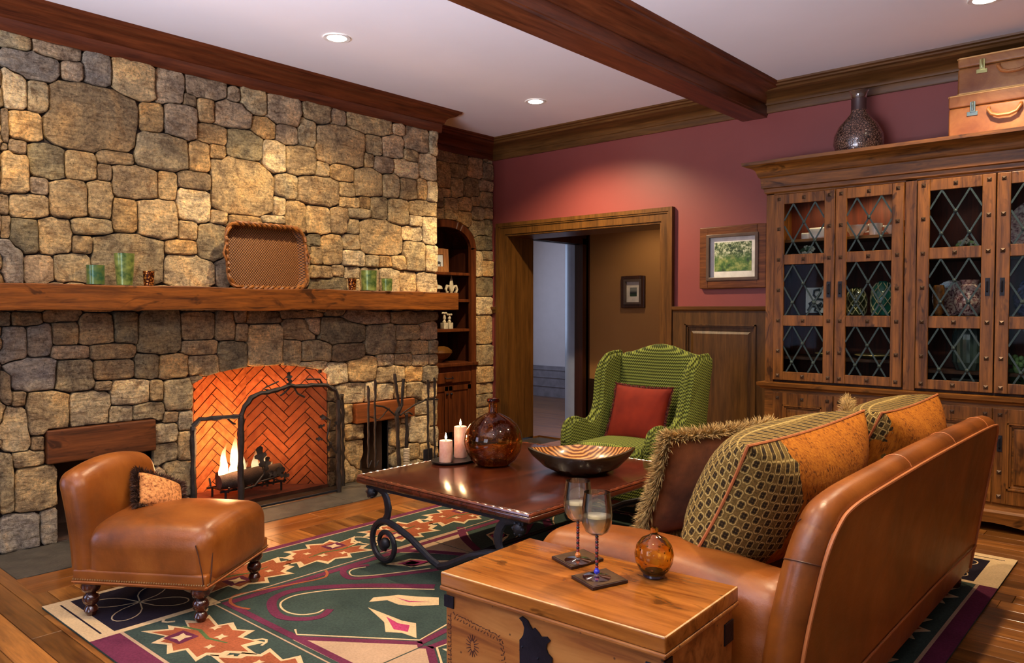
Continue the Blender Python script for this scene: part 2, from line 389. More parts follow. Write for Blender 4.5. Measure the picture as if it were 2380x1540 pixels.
S2 = """1015 352 1090 380 p;1015 375 1045 435 b;1045 378 1085 415 g;1085 368 1120 415 p;1120 378 1143 420 p;1047 413 1075 460 g;1075 413 1112 458 g;1112 418 1143 445 p
1025 438 1047 458 t;1015 440 1028 490 b;1030 460 1062 510 t;1062 458 1095 492 t;1095 455 1115 480 t;1115 445 1143 484 g;1015 480 1032 512 b;1060 490 1095 525 o
1095 480 1125 520 g;1125 482 1143 510 t;1092 505 1130 550 g;1125 510 1143 552 d;1105 545 1143 582 d;1105 585 1120 645 w;1118 582 1143 605 g;1118 605 1143 643 o
1106 644 1143 688 d;1106 690 1143 732 w;1108 732 1143 800 t;1108 800 1143 850 g;1105 850 1143 890 t;1105 890 1143 915 t;1105 915 1143 945 g;1105 945 1143 985 t;1105 985 1143 1030 g"""
def build_stones(txt, X, y0, y1, z0, z1, blocked, parent, autosize, maxn):
    cs = []; rnd = random.Random(11)
    for it in txt.replace('\n', ';').split(';'):
        a = it.split(); px0, py0, px1, py1 = map(float, a[:4]); xm, ym = (px0 + px1) / 2, (py0 + py1) / 2
        Ya, Yb = onX(px0, ym, X).y, onX(px1, ym, X).y; Za, Zb = onX(xm, py1, X).z, onX(xm, py0, X).z
        cs.append([(Ya + Yb) / 2, (Za + Zb) / 2, (Yb - Ya) / 2, (Zb - Za) / 2, a[4]])
    A = np.array([c[:4] for c in cs])
    # fill what the list leaves open
    st = 0.035; cand = [(y, z) for z in np.arange(z0 + .03, z1, st) for y in np.arange(y0 + .03, y1, st)]
    rnd.shuffle(cand)
    for (y, z) in cand:
        if blocked(y, z): continue
        d = (np.abs((A[:, 0] - y) / A[:, 2]) ** 4 + np.abs((A[:, 1] - z) / A[:, 3]) ** 4) ** .25
        if d.min() > 1.30:
            g_ = float((np.maximum(np.abs(A[:, 0] - y) - A[:, 2], np.abs(A[:, 1] - z) - A[:, 3])).min())
            if g_ < .018: continue
            w_, h_ = min(rnd.uniform(*autosize), g_ * 1.5), min(rnd.uniform(autosize[0] * .8, autosize[1] * .75), g_ * 1.2)
            A = np.vstack([A, [y, z, w_, h_]]); cs.append([y, z, w_, h_, rnd.choice('ttobgpww')])
    NA = 28; th0 = np.arange(NA) * 2 * PI / NA; made = 0
    order = sorted(range(len(cs)), key=lambda i: -cs[i][2] * cs[i][3]); rest = MB()
    for idx in order:
        y, z, a, h, k = cs[idx]
        near = [j for j in range(len(cs)) if j != idx and abs(A[j, 0] - y) < A[j, 2] * 1.8 + a * 1.8 and abs(A[j, 1] - z) < A[j, 3] * 1.8 + h * 1.8]
        N = A[near]; pts = []
        wob = [rnd.uniform(-.035, .035) for _ in range(4)]
        th = np.arctan2(h * np.sin(th0), a * np.cos(th0))
        for t in th:
            c, s_ = math.cos(t), math.sin(t)
            unit = ((abs(c) / a) ** 5 + (abs(s_) / h) ** 5) ** .2       # d per metre
            rs = np.linspace(0.15, 1.9, 70) / unit
            Y = y + rs * c; Z = z + rs * s_; di = rs * unit
            ok = np.ones(len(rs), bool)
            if len(N):
                dj = (np.abs((N[:, 0:1] - Y) / N[:, 2:3]) ** 5 + np.abs((N[:, 1:2] - Z) / N[:, 3:4]) ** 5) ** .2
                ok &= di <= dj.min(axis=0)
            ok &= (Y > y0) & (Y < y1) & (Z > z0) & (Z < z1)
            ok &= ~np.array([blocked(p, q) for p, q in zip(Y, Z)])
            bad = np.nonzero(~ok)[0]; r = rs[bad[0] - 1] if len(bad) and bad[0] > 0 else (rs[0] if len(bad) else rs[-1])
            r = max(r - 0.0028, 0.006)
            pts.append(r)
        pts = [(pts[i - 1] + 2 * pts[i] + pts[(i + 1) % NA]) / 4 if False else pts[i] for i in range(NA)]
        pts = [min(pts[i], (pts[i - 1] + pts[(i + 1) % NA]) / 2 * 1.16) for i in range(NA)]
        dep = rnd.uniform(.006, .03); R = []
        ph1, ph2 = rnd.uniform(0, 6), rnd.uniform(0, 6); tilt = (rnd.uniform(-.05, .05), rnd.uniform(-.05, .05))
        m = MB(); vs = []
        rings = [(1.0, -.03), (1.0, dep * .45), (.985, dep * .80), (.95, dep * .95), (.8, dep), (.45, dep * 1.03)]
        for f, dx in rings:
            for i, t in enumerate(th):
                r = pts[i]; rr = r * f if f < .9 else r - (1 - f) * 0.22
                rr = max(rr, .002)
                jx = rnd.uniform(-.0022, .0022) if dx > 0 else 0
                if 0 < f < .99 and dx > 0: jx += .006 * math.sin(math.cos(t) * r * f * 38 + ph1) * math.sin(math.sin(t) * r * f * 44 + ph2)
                oy, oz = math.cos(t) * rr, math.sin(t) * rr
                vs.append((X + dx + jx + (tilt[0] * oy + tilt[1] * oz if dx > 0 else 0) * .5, y + oy, z + oz))
        vs.append((X + dep * 1.15, y, z)); fs = []
        for q in range(len(rings) - 1):
            for i in range(NA): fs.append((q * NA + i, q * NA + (i + 1) % NA, (q + 1) * NA + (i + 1) % NA, (q + 1) * NA + i))
        L = (len(rings) - 1) * NA
        for i in range(NA): fs.append((L + i, L + (i + 1) % NA, len(vs) - 1))
        if made >= maxn: rest.add(vs, fs); continue
        m.add(vs, fs); o = m.build('stone', M['stone'], parent, ang=70); made += 1
        c = PAL[k]; c = tuple(c[q] * .68 + PAL['t'][q] * .32 for q in range(3)); j = rnd.uniform(.82, 1.15); w = rnd.uniform(-.02, .02)
        o.color = (c[0] * j * (1 + w), c[1] * j, c[2] * j * (1 - w * 2), 1)
    if rest.v:
        o = rest.build('stone_fill', M['stone'], parent, ang=70); o.color = (.4, .3, .19, 1); o['kind'] = 'stuff'
    return made
def blk1(y, z):
    if FBL < y < FBR and z < arch_z(y): return True
    if NIL[0] < y < NIL[1] and z < NIL[3]: return True
    if 1.545 < y < 2.175 and .475 < z < .675: return True
    if NIR[0] < y < NIR[1] and z < NIR[3]: return True
    if 3.74 < y < 4.355 and .462 < z < .625: return True
    return z > 2.925
def blk2(y, z):
    if abs(y - NYC) < NHW and z < narch(y): return True
    return z > 2.935
build_stones(S1, CX0, 0.75, 4.655, 0.0, 2.96, blk1, wl, (.07, .13), 294)
build_stones(S2, RX0, 4.7, 5.995, 0.0, 2.96, blk2, wr, (.05, .09), 280)

# ---- right-hand room walls (back wall with the doorway)
DX0, DX1, DZ = -5.36, -3.55, 2.13
b = MB(); b.box(-5.7, DX0, YB, YB + .14, 0, 3.1); b.box(DX1, 2.2, YB, YB + .14, 0, 3.1); b.box(DX0, DX1, YB, YB + .14, DZ, 3.1)
wb = struct('wall_back', b, M['red'], smooth=False)
b = MB(); b.box(2.1, 2.2, 2.5, 6.0, 0, 3.1); struct('wall_right', b, M['red'], smooth=False)

def molding(b, prof, p0, p1, nrm, m0=0, m1=0):
    p0, p1, n = Vector(p0), Vector(p1), Vector(nrm); t = (p1 - p0).normalized(); vs = []
    for (o, z) in prof: vs.append(Vector((p0.x, p0.y, 0)) + n * o - t * (o * m0) + Vector((0, 0, z)))
    for (o, z) in prof: vs.append(Vector((p1.x, p1.y, 0)) + n * o + t * (o * m1) + Vector((0, 0, z)))
    k = len(prof); fs = [(i, (i + 1) % k, k + (i + 1) % k, k + i) for i in range(k)] + [list(range(k))[::-1], [k + i for i in range(k)]]
    b.add(vs, fs)
PC = [(0, 2.915), (.022, 2.915), (.026, 2.925), (.03, 2.99), (.042, 2.994), (.045, 3.004)] + [(.05 + .07 * (1 - math.cos(a)), 3.008 + .05 * math.sin(a)) for a in np.linspace(0.1, 1.5, 6)] + [(.128, 3.068), (.132, 3.078), (.15, 3.082), (.155, ZC), (0, ZC)]
PW = [(0, 2.93), (.02, 2.93), (.024, 2.938), (.026, 2.985), (.036, 2.99), (.04, 3.002)] + [(.045 + .15 * (1 - math.cos(a)), 3.006 + .045 * math.sin(a)) for a in np.linspace(0.15, 1.5, 7)] + [(.20, 3.056), (.21, 3.07), (.238, 3.074), (.243, 3.084), (.27, 3.088), (.275, ZC), (0, ZC)]
b = MB(); molding(b, PC, (CX0, -.5, 0), (CX0, 4.67, 0), (1, 0, 0), 0, 1)
molding(b, PC, (CX0, 4.67, 0), (RX0, 4.67, 0), (0, 1, 0), 1, 0); struct('trim_1', b, M['trimL'], ang=30)
b = MB(); molding(b, PW, (RX0, 4.83, 0), (RX0, YB, 0), (1, 0, 0), 0, -1); struct('trim_2', b, M['trimL'], ang=30)
b = MB(); molding(b, PW, (RX0, YB, 0), (-2.8, YB, 0), (0, -1, 0), -1, 0); molding(b, PW, (-2.6, YB, 0), (2.1, YB, 0), (0, -1, 0), 0, 0); struct('trim_3', b, M['trimX'], ang=30)
# ceiling beam: soffit, fascias and coves
cv = [(.012 + .15 * (1 - math.cos(a)), 3.01 + .055 * math.sin(a)) for a in np.linspace(0.1, 1.5, 7)]
side = [(0, 2.90), (0, 2.915), (.006, 2.918), (.006, 2.992), (.0, 2.996), (.0, 3.002), (.010, 3.004)] + cv + [(.165, 3.068), (.168, 3.08), (.188, 3.084), (.194, ZC)]
prof = [(-2.59 + o, z) for o, z in side] + [(-2.795 - o, z) for o, z in side[::-1]]
k = len(prof); b = MB()
b.add([(x, -1.2, z) for x, z in prof] + [(x, 5.995, z) for x, z in prof], [(i, (i + 1) % k, k + (i + 1) % k, k + i) for i in range(k)] + [list(range(k)), [k + i for i in range(k)][::-1]])
tag(struct('ceiling_beam', b, M['beam'], ang=30))

# ---- door casing and jambs of the wide doorway
b = MB(); z0 = 0
def casing_profile(b, x0, x1, z0, z1, vert, flip=False):
    pass
y = YB
def cas(b, pts, w):
    """pts: inner edge polyline (x,z); w: width outward; stepped profile facing -Y"""
    steps = [(0, .022, .018), (.018, .085, .030), (.085, .10, .040), (.10, w, .048)]
    (xa, za), (xb, zb), (xc, zc), (xd, zd) = pts
    for s0, s1, d in steps:
        def q(i, s):
            return [(xa - s, za), (xb - s, zb + s), (xc + s, zc + s), (xd + s, zd)][i]
        for i in range(3):
            a0, a1, b1, b0 = q(i, s0), q(i, s1), q(i + 1, s1), q(i + 1, s0)
            b.hexa([(p[0], y - d, p[1]) for p in (a0, a1, b1, b0)], [(p[0], y, p[1]) for p in (a0, a1, b1, b0)])
cas(b, [(DX0, 0), (DX0, DZ), (DX1, DZ), (DX1, 0)], .135)
dc = struct('door_1', b, M['trimZ'], ang=30)
b = MB()
b.box(DX0 - .02, DX0 + .004, YB - .006, 6.40, 0, DZ); b.box(DX1 - .004, DX1 + .02, YB - .006, 6.40, 0, DZ); b.box(DX0 + .004, DX1 - .004, YB - .006, 6.40, DZ - .004, DZ + .02)
b.build('jamb', M['trimZ'], dc, smooth=False)
b = MB(); b.box(DX1 - .010, DX1 - .002, 6.12, 6.15, 1.40, 1.64); b.build('pocket_pull', plain('brown_bronze', srgb(74, 38, 14), .35, .6), dc, smooth=False, bevel=.001)

# ---- wainscot right of the doorway
b = MB()
xa, xb = -3.41, -2.36
b.box(xa, xb, 5.984, 6.0, 0, 1.36); b.box(xa, xa + .12, 5.965, 5.984, 0, 1.36); b.box(-2.70 + .05, xb, 5.965, 5.984, 0, 1.36)
b.box(xa + .12, -2.65, 5.965, 5.984, 1.25, 1.36); b.box(xa + .12, -2.65, 5.965, 5.984, 0, .22)
for (x0_, x1_) in ((xa + .12, -2.65),):
    for j, (i0, i1, yy) in enumerate(((0, .012, 5.955), (.012, .026, 5.968))):
        b.box(x0_ + i0, x0_ + i1, yy, 5.984, .22 + i0, 1.25 - i0); b.box(x1_ - i1, x1_ - i0, yy, 5.984, .22 + i0, 1.25 - i0)
        b.box(x0_ + i0, x1_ - i0, yy, 5.984, 1.25 - i1, 1.25 - i0); b.box(x0_ + i0, x1_ - i0, yy, 5.984, .22 + i0, .22 + i1)
    b.hexa([(x0_ + .075, 5.972, .30), (x1_ - .075, 5.972, .30), (x1_ - .075, 5.972, 1.17), (x0_ + .075, 5.972, 1.17)], [(x0_ + .05, 5.984, .275), (x1_ - .05, 5.984, .275), (x1_ - .05, 5.984, 1.195), (x0_ + .05, 5.984, 1.195)])
struct('trim_4', b, wood('wainscot_oak', srgb(58, 38, 14), srgb(98, 66, 28), 'z', 1.0, .4), smooth=False)
b = MB(); molding(b, [(0, 1.335), (.03, 1.335), (.034, 1.36), (.05, 1.372), (.055, 1.398), (0, 1.40)], (xa, YB, 0), (xb, YB, 0), (0, -1, 0))
molding(b, [(0, 1.335), (.03, 1.335), (.034, 1.36), (.05, 1.372), (.055, 1.398), (0, 1.40)], (-5.58, YB, 0), (-5.50, YB, 0), (0, -1, 0))
struct('trim_5', b, M['trimX'], smooth=False)

# ---- floor with boards
fl = struct('floor', MB().box(-9.2, 2.2, -1.2, 9.6, -.06, -.02), plain('subfloor', (.03, .018, .01, 1), .9), smooth=False)
rnd = random.Random(5); W_ = .118; cnt = 0
y = 0.35
restb = MB()
while y < 6.4:
    x = -4.18 + rnd.uniform(-1.4, 0) if y < 6.0 else -5.34
    while x < 1.0:
        L = rnd.uniform(.9, 2.2); xa_, xb_ = max(x, -4.18 if (1.24 < y + .06 < 4.7) else -4.98), min(x + L, 1.0)
        if y + W_ > 4.65 and y < 6.0: xa_ = max(x, -5.56)
        if y >= 5.98: xb_ = min(xb_, -3.56); xa_ = max(xa_, -5.34)
        if xb_ - xa_ > .05:
            bb = MB().box(xa_ + .0012, xb_ - .0012, y + .0012, y + W_ - .0012, -.02, -.0005 + rnd.uniform(0, .0005))
            if cnt < 295: bb.build('plank', M['plank'], fl, smooth=False, bevel=.0012, bseg=1); cnt += 1
        x += L
    y += W_
for i, x0_ in enumerate((-4.47, -4.325)):
    yy = 1.24 - (0.55 if i else 0.3)
    while yy < 4.8:
        L = rnd.uniform(.8, 1.7); MB().box(x0_ + .001, x0_ + .144, max(yy, 1.24) + .001, min(yy + L, 4.8) - .001, -.02, .0).build('border_plank', M['plankY'], fl, smooth=False, bevel=.0012, bseg=1); yy += L
b = MB()
for i, yv in enumerate(np.arange(6.486, 9.6, .118)): b.box(-9, -3, yv + .001, yv + .117, -.02, 0)
b.box(-9, -5.345, 6.405, 6.4855, -.02, 0)
o = b.build('hall_board', M['plank'], fl, smooth=False); o['kind'] = 'stuff'
# slate hearth
hz = thing('hearth', 'dark slate slab hearth set flush in floor before stone fireplace', 'hearth', (-4.73, 2.9, 0))
yy = 1.245
for L in (.95, 1.15, .85, .75):
    MB().box(-4.995, -4.475, yy + .002, yy + L - .002, -.02, .004).build('slate_slab', M['slate'], hz, smooth=False, bevel=.003); yy += L

# ---- hallway beyond the doorway; pale diffuse mixed in, standing for light refracted through the wine
b = MB(); b.box(-5.40, -2.6, 7.5, 7.6, 0, 2.5); struct('wall_hall', b, M['ochre'], smooth=False)
b = MB(); b.box(-5.44, -2.6, 6.4, 7.6, 2.42, 2.5); b.box(-9, -5.44, 6.3, 9.6, 2.6, 2.68); struct('ceiling_hall', b, M['ceil'], smooth=False)
b = MB(); b.box(-2.7, -2.6, 6.4, 7.5, 0, 2.5); struct('wall_hall_right', b, M['ochre'], smooth=False)
b = MB(); b.box(-5.396, -2.7, 7.482, 7.5, 0, .55); struct('baseboard_hall', b, plain('dark_wainscot', srgb(36, 20, 12), .4), smooth=False)
# second doorway on the left of the hall
b = MB(); b.box(-5.52, -5.40, 7.36, 7.62, 0, 2.42); b.box(-5.52, -5.40, 6.40, 7.40, 2.13, 2.42); b.box(-5.46, -5.38, 7.33, 7.40, 0, 2.2)
b.box(-5.46, -5.38, 6.40, 7.40, 2.13, 2.24)
struct('door_2', b, wood('dark_casing', srgb(40, 18, 10), srgb(66, 32, 18), 'z', 1, .35), smooth=False)
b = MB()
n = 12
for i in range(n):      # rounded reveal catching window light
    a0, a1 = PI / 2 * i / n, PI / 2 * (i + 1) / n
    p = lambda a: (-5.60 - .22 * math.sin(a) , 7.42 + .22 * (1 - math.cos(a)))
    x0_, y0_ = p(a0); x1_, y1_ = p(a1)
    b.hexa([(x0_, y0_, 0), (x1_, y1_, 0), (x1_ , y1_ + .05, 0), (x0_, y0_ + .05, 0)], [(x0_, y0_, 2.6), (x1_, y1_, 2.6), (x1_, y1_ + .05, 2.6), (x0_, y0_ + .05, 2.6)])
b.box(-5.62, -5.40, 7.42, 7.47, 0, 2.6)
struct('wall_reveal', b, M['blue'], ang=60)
b = MB(); b.box(-9.0, -5.8, 9.5, 9.6, .48, 2.6); struct('wall_far', b, M['lav'], smooth=False)
b = MB(); b.box(-9.0, -5.8, 9.44, 9.6, 0, .48)
for zz in (.16, .30, .42): b.box(-9.0, -5.8, 9.425, 9.44, zz, zz + .012)
struct('baseboard_far', b, plain('grey_violet_wainscot', (.2, .18, .2, 1), .5), smooth=False)
light('hall_light', 'SPOT', (-4.4, 6.95, 2.40), 26, WARM, (-4.6, 7.4, 1.0), .05, spot=130, blend=.8)
light('far_room_window', 'AREA', (-8.2, 8.0, 1.6), 30, (0.5, 0.66, 1.0), (-5.6, 7.8, 1.2), 1.2, 1.6)
light('far_room_light', 'AREA', (-7.0, 8.2, 2.55), 9, (1, .88, .85), (-7.0, 8.8, 0), 1.0)

# ---- recessed cans
cm = emit('lamp_glow', (1.0, .90, .72, 1), 40)
rim = plain('white_trim_ring', (.75, .72, .68, 1), .4)
for (x_, y_), lb in (((-4.118, 2.977), 'round recessed downlight near the stone chimney crown'), ((-4.137, 4.972), 'round recessed downlight between chimney corner and ceiling beam'), ((-.91, 4.996), 'round recessed downlight at the top right above the suitcases')):
    t = thing('recessed_light', lb, 'downlight', (x_, y_, ZC), 0, 'recessed ceiling downlights')
    MB().lathe([(.062, ZC - .001), (.062, ZC - .006), (.085, ZC - .007), (.088, ZC - .001)], (x_, y_, 0), 28, cap=False).build('trim_ring', rim, t)
    MB().lathe([(1e-6, ZC - .0045), (.062, ZC - .0045), (.062, ZC - .001), (1e-6, ZC - .001)], (x_, y_, 0), 28).build('lens', cm, t)
# ================================================================ fireplace
def brickmat():
    t = NT('fire_brick'); oi = t.n('ShaderNodeObjectInfo'); v = t.coord((1, 1, 1), 7)
    c = t.ramp(t.noise(v, 22, 4), [(0.3, srgb(166, 84, 42)), (0.7, srgb(212, 124, 70))])
    hs = t.n('ShaderNodeHueSaturation'); t.lk(c, hs.inputs['Color']); t.lk(t.M('ADD', t.M('MULTIPLY', oi.outputs['Random'], .35), .8), hs.inputs['Value'])
    t.bump(t.noise(v, 90, 3), .3, .003); return t.fin(hs.outputs[0], .85)
M['brick'] = brickmat(); M['soot'] = plain('sooty_mortar', (.05, .02, .012, 1), .95)
fb = thing('firebox', 'arched firebox lined with orange herringbone brick in the stone chimney', 'fireplace', (-5.25, 2.97, 0))
A0 = (CX0, FBL); A1 = (-5.46, 2.66); A2 = (-5.46, 3.085); A3 = (CX0, FBR)
def clip(poly, inside, inter):
    out = []
    for i in range(len(poly)):
        a, c = poly[i - 1], poly[i]
        if inside(c):
            if not inside(a): out.append(inter(a, c))
            out.append(c)
        elif inside(a): out.append(inter(a, c))
    return out
def clip_rect(poly, u0, u1, v0, v1):
    for k, lim, sg in ((0, u0, 1), (0, u1, -1), (1, v0, 1), (1, v1, -1)):
        ins = lambda p: sg * (p[k] - lim) >= -1e-9
        def it(a, c):
            f = (lim - a[k]) / (c[k] - a[k]); return (a[0] + (c[0] - a[0]) * f, a[1] + (c[1] - a[1]) * f)
        poly = clip(poly, ins, it)
        if not poly: return []
    return poly
def herring(P0, P1, z0, z1, off):
    P0, P1 = Vector((P0[0], P0[1], 0)), Vector((P1[0], P1[1], 0)); t = (P1 - P0); L = t.length; t.normalize(); nrm = Vector((-t.y, t.x, 0))
    if nrm.dot(Vector((-5.2, 2.97, 0)) - (P0 + P1) / 2 ) < 0: nrm = -nrm
    bk = MB(); a, c = P0 - nrm * .03, P1 - nrm * .03
    bk.prism([a, c, c + Vector((0, 0, z1)), a + Vector((0, 0, z1))], nrm * .028); bk.build('mortar_back', M['soot'], fb, smooth=False)
    w = .058; n = 4; g = .0035; s2 = math.sqrt(.5)
    for i in range(-30, 40):
        for j in range(-30, 40):
            # herringbone: horizontal n x 1 bricks and vertical 1 x n bricks on a unit lattice
            ops = []
            if (i - j) % (2 * n) == 0: ops.append((i, j, n, 1))
            if (i - j) % (2 * n) == 2 * n - 1: ops.append((i, j, 1, n))
            for (x, yy, ww, hh) in ops:
                q = [(x * w + g, yy * w + g), ((x + ww) * w - g, yy * w + g), ((x + ww) * w - g, (yy + hh) * w - g), (x * w + g, (yy + hh) * w - g)]
                q = [((p[0] - p[1]) * s2 + off, (p[0] + p[1]) * s2 + .3) for p in q]
                if max(p[0] for p in q) < 0 or min(p[0] for p in q) > L or max(p[1] for p in q) < z0 or min(p[1] for p in q) > z1: continue
                q = clip_rect(q, 0.001, L - .001, z0, z1)
                if len(q) < 3: continue
                ar = abs(sum(q[k - 1][0] * q[k][1] - q[k][0] * q[k - 1][1] for k in range(len(q)))) / 2
                if ar < 2e-4: continue
                m = MB(); m.prism([P0 + t * p[0] + Vector((0, 0, p[1])) - nrm * .004 for p in q], nrm * random.uniform(.008, .012))
                m.build('brick', M['brick'], fb, smooth=False)
herring(A1, A2, .03, 1.05, .02); herring(A2, A3, .03, 1.05, .0); herring(A0, A1, .03, 1.05, .03)
b = MB(); b.prism([(A0[0] , A0[1] - .03, 1.05), (A1[0] - .05, A1[1] - .03, 1.05), (A2[0] - .05, A2[1] + .03, 1.05), (A3[0], A3[1] + .03, 1.05)], (0, 0, .03)); b.build('smoke_shelf', M['soot'], fb, smooth=False)
b = MB(); b.prism([(A0[0] + .01, A0[1], .0), (A1[0], A1[1], .0), (A2[0], A2[1], .0), (A3[0] + .01, A3[1], .0)], (0, 0, .03)); b.build('firebox_floor', plain('brick_floor', srgb(120, 60, 34), .8, var=.4, scale=14), fb, smooth=False)
# andirons, logs, flames
an = thing('fire_grate', 'black iron grate under the burning log in the firebox', 'grate', (-5.15, 2.92, .03))
for yy in np.linspace(2.70, 3.14, 6):
    MB().tube([(-5.02, yy, .135), (-5.03, yy, .10), (-5.28, yy, .10), (-5.30, yy, .16)], .007, 6).build('bar', M['iron'], an)
b = MB()
for xx in (-5.07, -5.26): b.tube([(xx, 2.66, .10), (xx, 3.18, .10)], .008, 6)
for xx in (-5.07, -5.26):
    for yy in (2.70, 3.14): b.tube([(xx, yy, .10), (xx, yy, .032)], .008, 6)
b.build('frame', M['iron'], an)
M['log'] = plain('charred_log', (.035, .02, .015, 1), .95, var=.6, scale=20, bump=1.0)
def log(name, p, q, r, lb):
    p, q = Vector(p), Vector(q); n = 10; m = MB(); rr = [r * random.uniform(.9, 1.1) for _ in range(n)]; rr[0] *= .9; rr[-1] *= .9
    m.tube([p.lerp(q, i / (n - 1)) + Vector((0, 0, random.uniform(-.004, .004))) for i in range(n)], rr, 12)
    return tag(place_mesh(m.build(name, M['log']), (p + q) / 2), lb, 'log')
log('firewood_log', (-5.09, 2.66, .166), (-5.08, 3.14, .18), .056, 'thick charred log burning at the front of the grate')
log('firewood_log', (-5.21, 2.72, .165), (-5.20, 3.10, .165), .050, 'smaller charred log behind the front log, under the flames')
def flame_mat():
    t = NT('fire_flame'); v = t.coord(); z = t.sep(v)[2]
    tc = t.n('ShaderNodeTexCoord'); g = t.sep(tc.outputs['Generated'])[2]
    c = t.ramp(g, [(0.0, (1, .62, .2, 1)), (0.45, (1, .80, .42, 1)), (1.0, (1, .42, .08, 1))])
    e = t.n('ShaderNodeEmission'); t.lk(c, e.inputs[0]); t.lk(t.ramp(g, [(0.0, 0.6), (0.5, 1.0), (1.0, .25)]), e.inputs[1])
    mu = t.M('MULTIPLY', t.ramp(g, [(0.0, 1.0), (0.5, 0.9), (1.0, .12)]), 6.0); t.lk(mu, e.inputs[1])
    tr = t.n('ShaderNodeBsdfTransparent'); mx = t.n('ShaderNodeMixShader')
    t.lk(t.ramp(g, [(0.0, .85), (0.55, .75), (1.0, .15)]), mx.inputs[0]); t.lk(tr.outputs[0], mx.inputs[1]); t.lk(e.outputs[0], mx.inputs[2]); t.lk(mx.outputs[0], t.out.inputs[0])
    return t.m
M['flame'] = flame_mat()
fr = thing('fire', 'bright yellow flames licking up behind the charred log', 'fire', (-5.14, 2.85, .20))
rnd = random.Random(3)
for (yy, h, r, xx) in ((2.70, .16, .022, -5.13), (2.735, .30, .026, -5.14), (2.775, .20, .024, -5.12), (2.815, .36, .034, -5.15), (2.85, .26, .03, -5.13), (2.89, .12, .02, -5.14), (2.965, .21, .026, -5.14), (3.0, .13, .02, -5.13), (3.05, .17, .022, -5.14), (3.09, .09, .018, -5.13)):
    n = 9; pts = []; rr = []
    for i in range(n):
        f = i / (n - 1); pts.append((xx + .01 * math.sin(f * 5 + yy * 40), yy + .016 * math.sin(f * 6 + yy * 90) * f, .175 + h * .85 * f))
        rr.append(r * (.55 + 1.1 * f) if f < .35 else r * .93 * (1 - ((f - .35) / .65) ** 1.3) + .001)
    MB().tube(pts, rr, 10).build('flame', M['flame'], fr)
light('fire_light', 'POINT', (-5.08, 2.80, .42), 24, (1, .50, .20), size=.10)
light('fire_light', 'POINT', (-5.10, 3.05, .34), 9, (1, .50, .20), size=.08)
# oak lintels over the firewood niches
M['lintel'] = wood('lintel_oak', srgb(52, 26, 10), srgb(120, 66, 28), 'y', 1, .6, bump=.6, knots=True)
b = MB().rbox((CX0 + .0, 1.86, .576), (.05, .312, .098), .008, 5); tag(place_mesh(b.build('wood_lintel', M['lintel']), (CX0, 1.86, .576)), 'dark rough wooden lintel over the niche behind the leather chair', 'lintel')
b = MB().rbox((CX0 + .0, 4.05, .545), (.05, .303, .078), .008, 5); tag(place_mesh(b.build('wood_lintel', wood('lintel_warm', srgb(96, 48, 18), srgb(160, 88, 38), 'y', 1, .6, bump=.5)), (CX0, 4.05, .545)), 'reddish wooden lintel over the narrow niche behind the fire tools', 'lintel')
for (ya, yb_, za, zb_), lb, mt in ((NIL, 'dark firewood niche left of the fireplace, behind the leather chair', plain('niche_lining', srgb(60, 38, 26), .8, var=.3)), (NIR, 'narrow firewood niche right of the fireplace with slate lining', plain('niche_lining_light', srgb(116, 84, 56), .7, var=.3, scale=5))):
    b = MB(); X1 = -5.42
    b.box(X1 - .02, X1, ya, yb_, 0, zb_); b.box(X1, CX0 - .03, ya - .02, ya, 0, zb_); b.box(X1, CX0 - .03, yb_, yb_ + .02, 0, zb_); b.box(X1, CX0 - .03, ya, yb_, -.01, .006); b.box(X1, CX0 - .03, ya, yb_, zb_ - .01, zb_ + .01)
    tag(place_mesh(b.build('log_niche', mt, smooth=False), (-5.2, (ya + yb_) / 2, 0)), lb, 'niche')

# ---- mantel beam
b = MB(); b.rbox((-4.91, 2.45, 1.445), (.105, 2.275, .0745), .006, 30, lambda p: (p.x + .004 * math.sin(p.y * 9) + .003 * math.sin(p.y * 31 + 1), p.y, p.z + .004 * math.sin(p.y * 7 + 2) + .002 * math.sin(p.y * 37)))
tag(place_mesh(b.build('mantel_beam', M['mantel'], ang=50), (-4.9, 2.45, 1.37)), 'rough hewn honey brown timber mantel beam across the stone wall', 'mantel')
MT = 1.523
# green glass cups, gold votives
def cup(name, y, x, h, r0, r1, mat, lb, cat, grp=None):
    t = thing(name, lb, cat, (x, y, MT), 0, grp); w = .004
    MB().lathe([(1e-5, 0), (r0, 0), (r0 * 1.0, .004)] + [(r0 + (r1 - r0) * f, h * f) for f in (.25, .5, .75, 1)] + [(r1 - w, h), (r0 - w + (r1 - r0) * .1, .012), (1e-5, .012)], (x, y, MT), 28).build('glass_body', mat, t)
    MB().lathe([(1e-5, .013), (r0 * .82, .013), (r0 * .82, h * .38), (1e-5, h * .38)], (x, y, MT), 16).build('candle', plain('green_wax', (.25, .28, .08, 1), .5), t)
def cupglass(name, ca, cb):
    t = NT(name); v = t.coord(); c = t.ramp(t.noise(v, 25, 3), [(.35, ca), (.65, cb)]); m = t.fin(c, .28, .25, coat=.4)
    return m
gg = cupglass('green_mercury_glass', srgb(60, 92, 44), srgb(150, 164, 84))
ge = cupglass('teal_green_glass', srgb(44, 92, 62), srgb(110, 128, 62))
cup('votive_cup', 1.79, -4.86, .112, .048, .049, ge, 'short teal green glass cup left on the mantel', 'cup')
cup('votive_cup', 1.955, -4.86, .19, .044, .058, gg, 'tall flared green glass cup on the left of the mantel', 'cup')
cup('votive_cup', 3.80, -4.86, .155, .058, .063, gg, 'wide green glass cup on the right of the mantel', 'cup')
cup('votive_cup', 3.955, -4.83, .095, .040, .045, gg, 'small green glass cup nearest the right end of the mantel', 'cup')
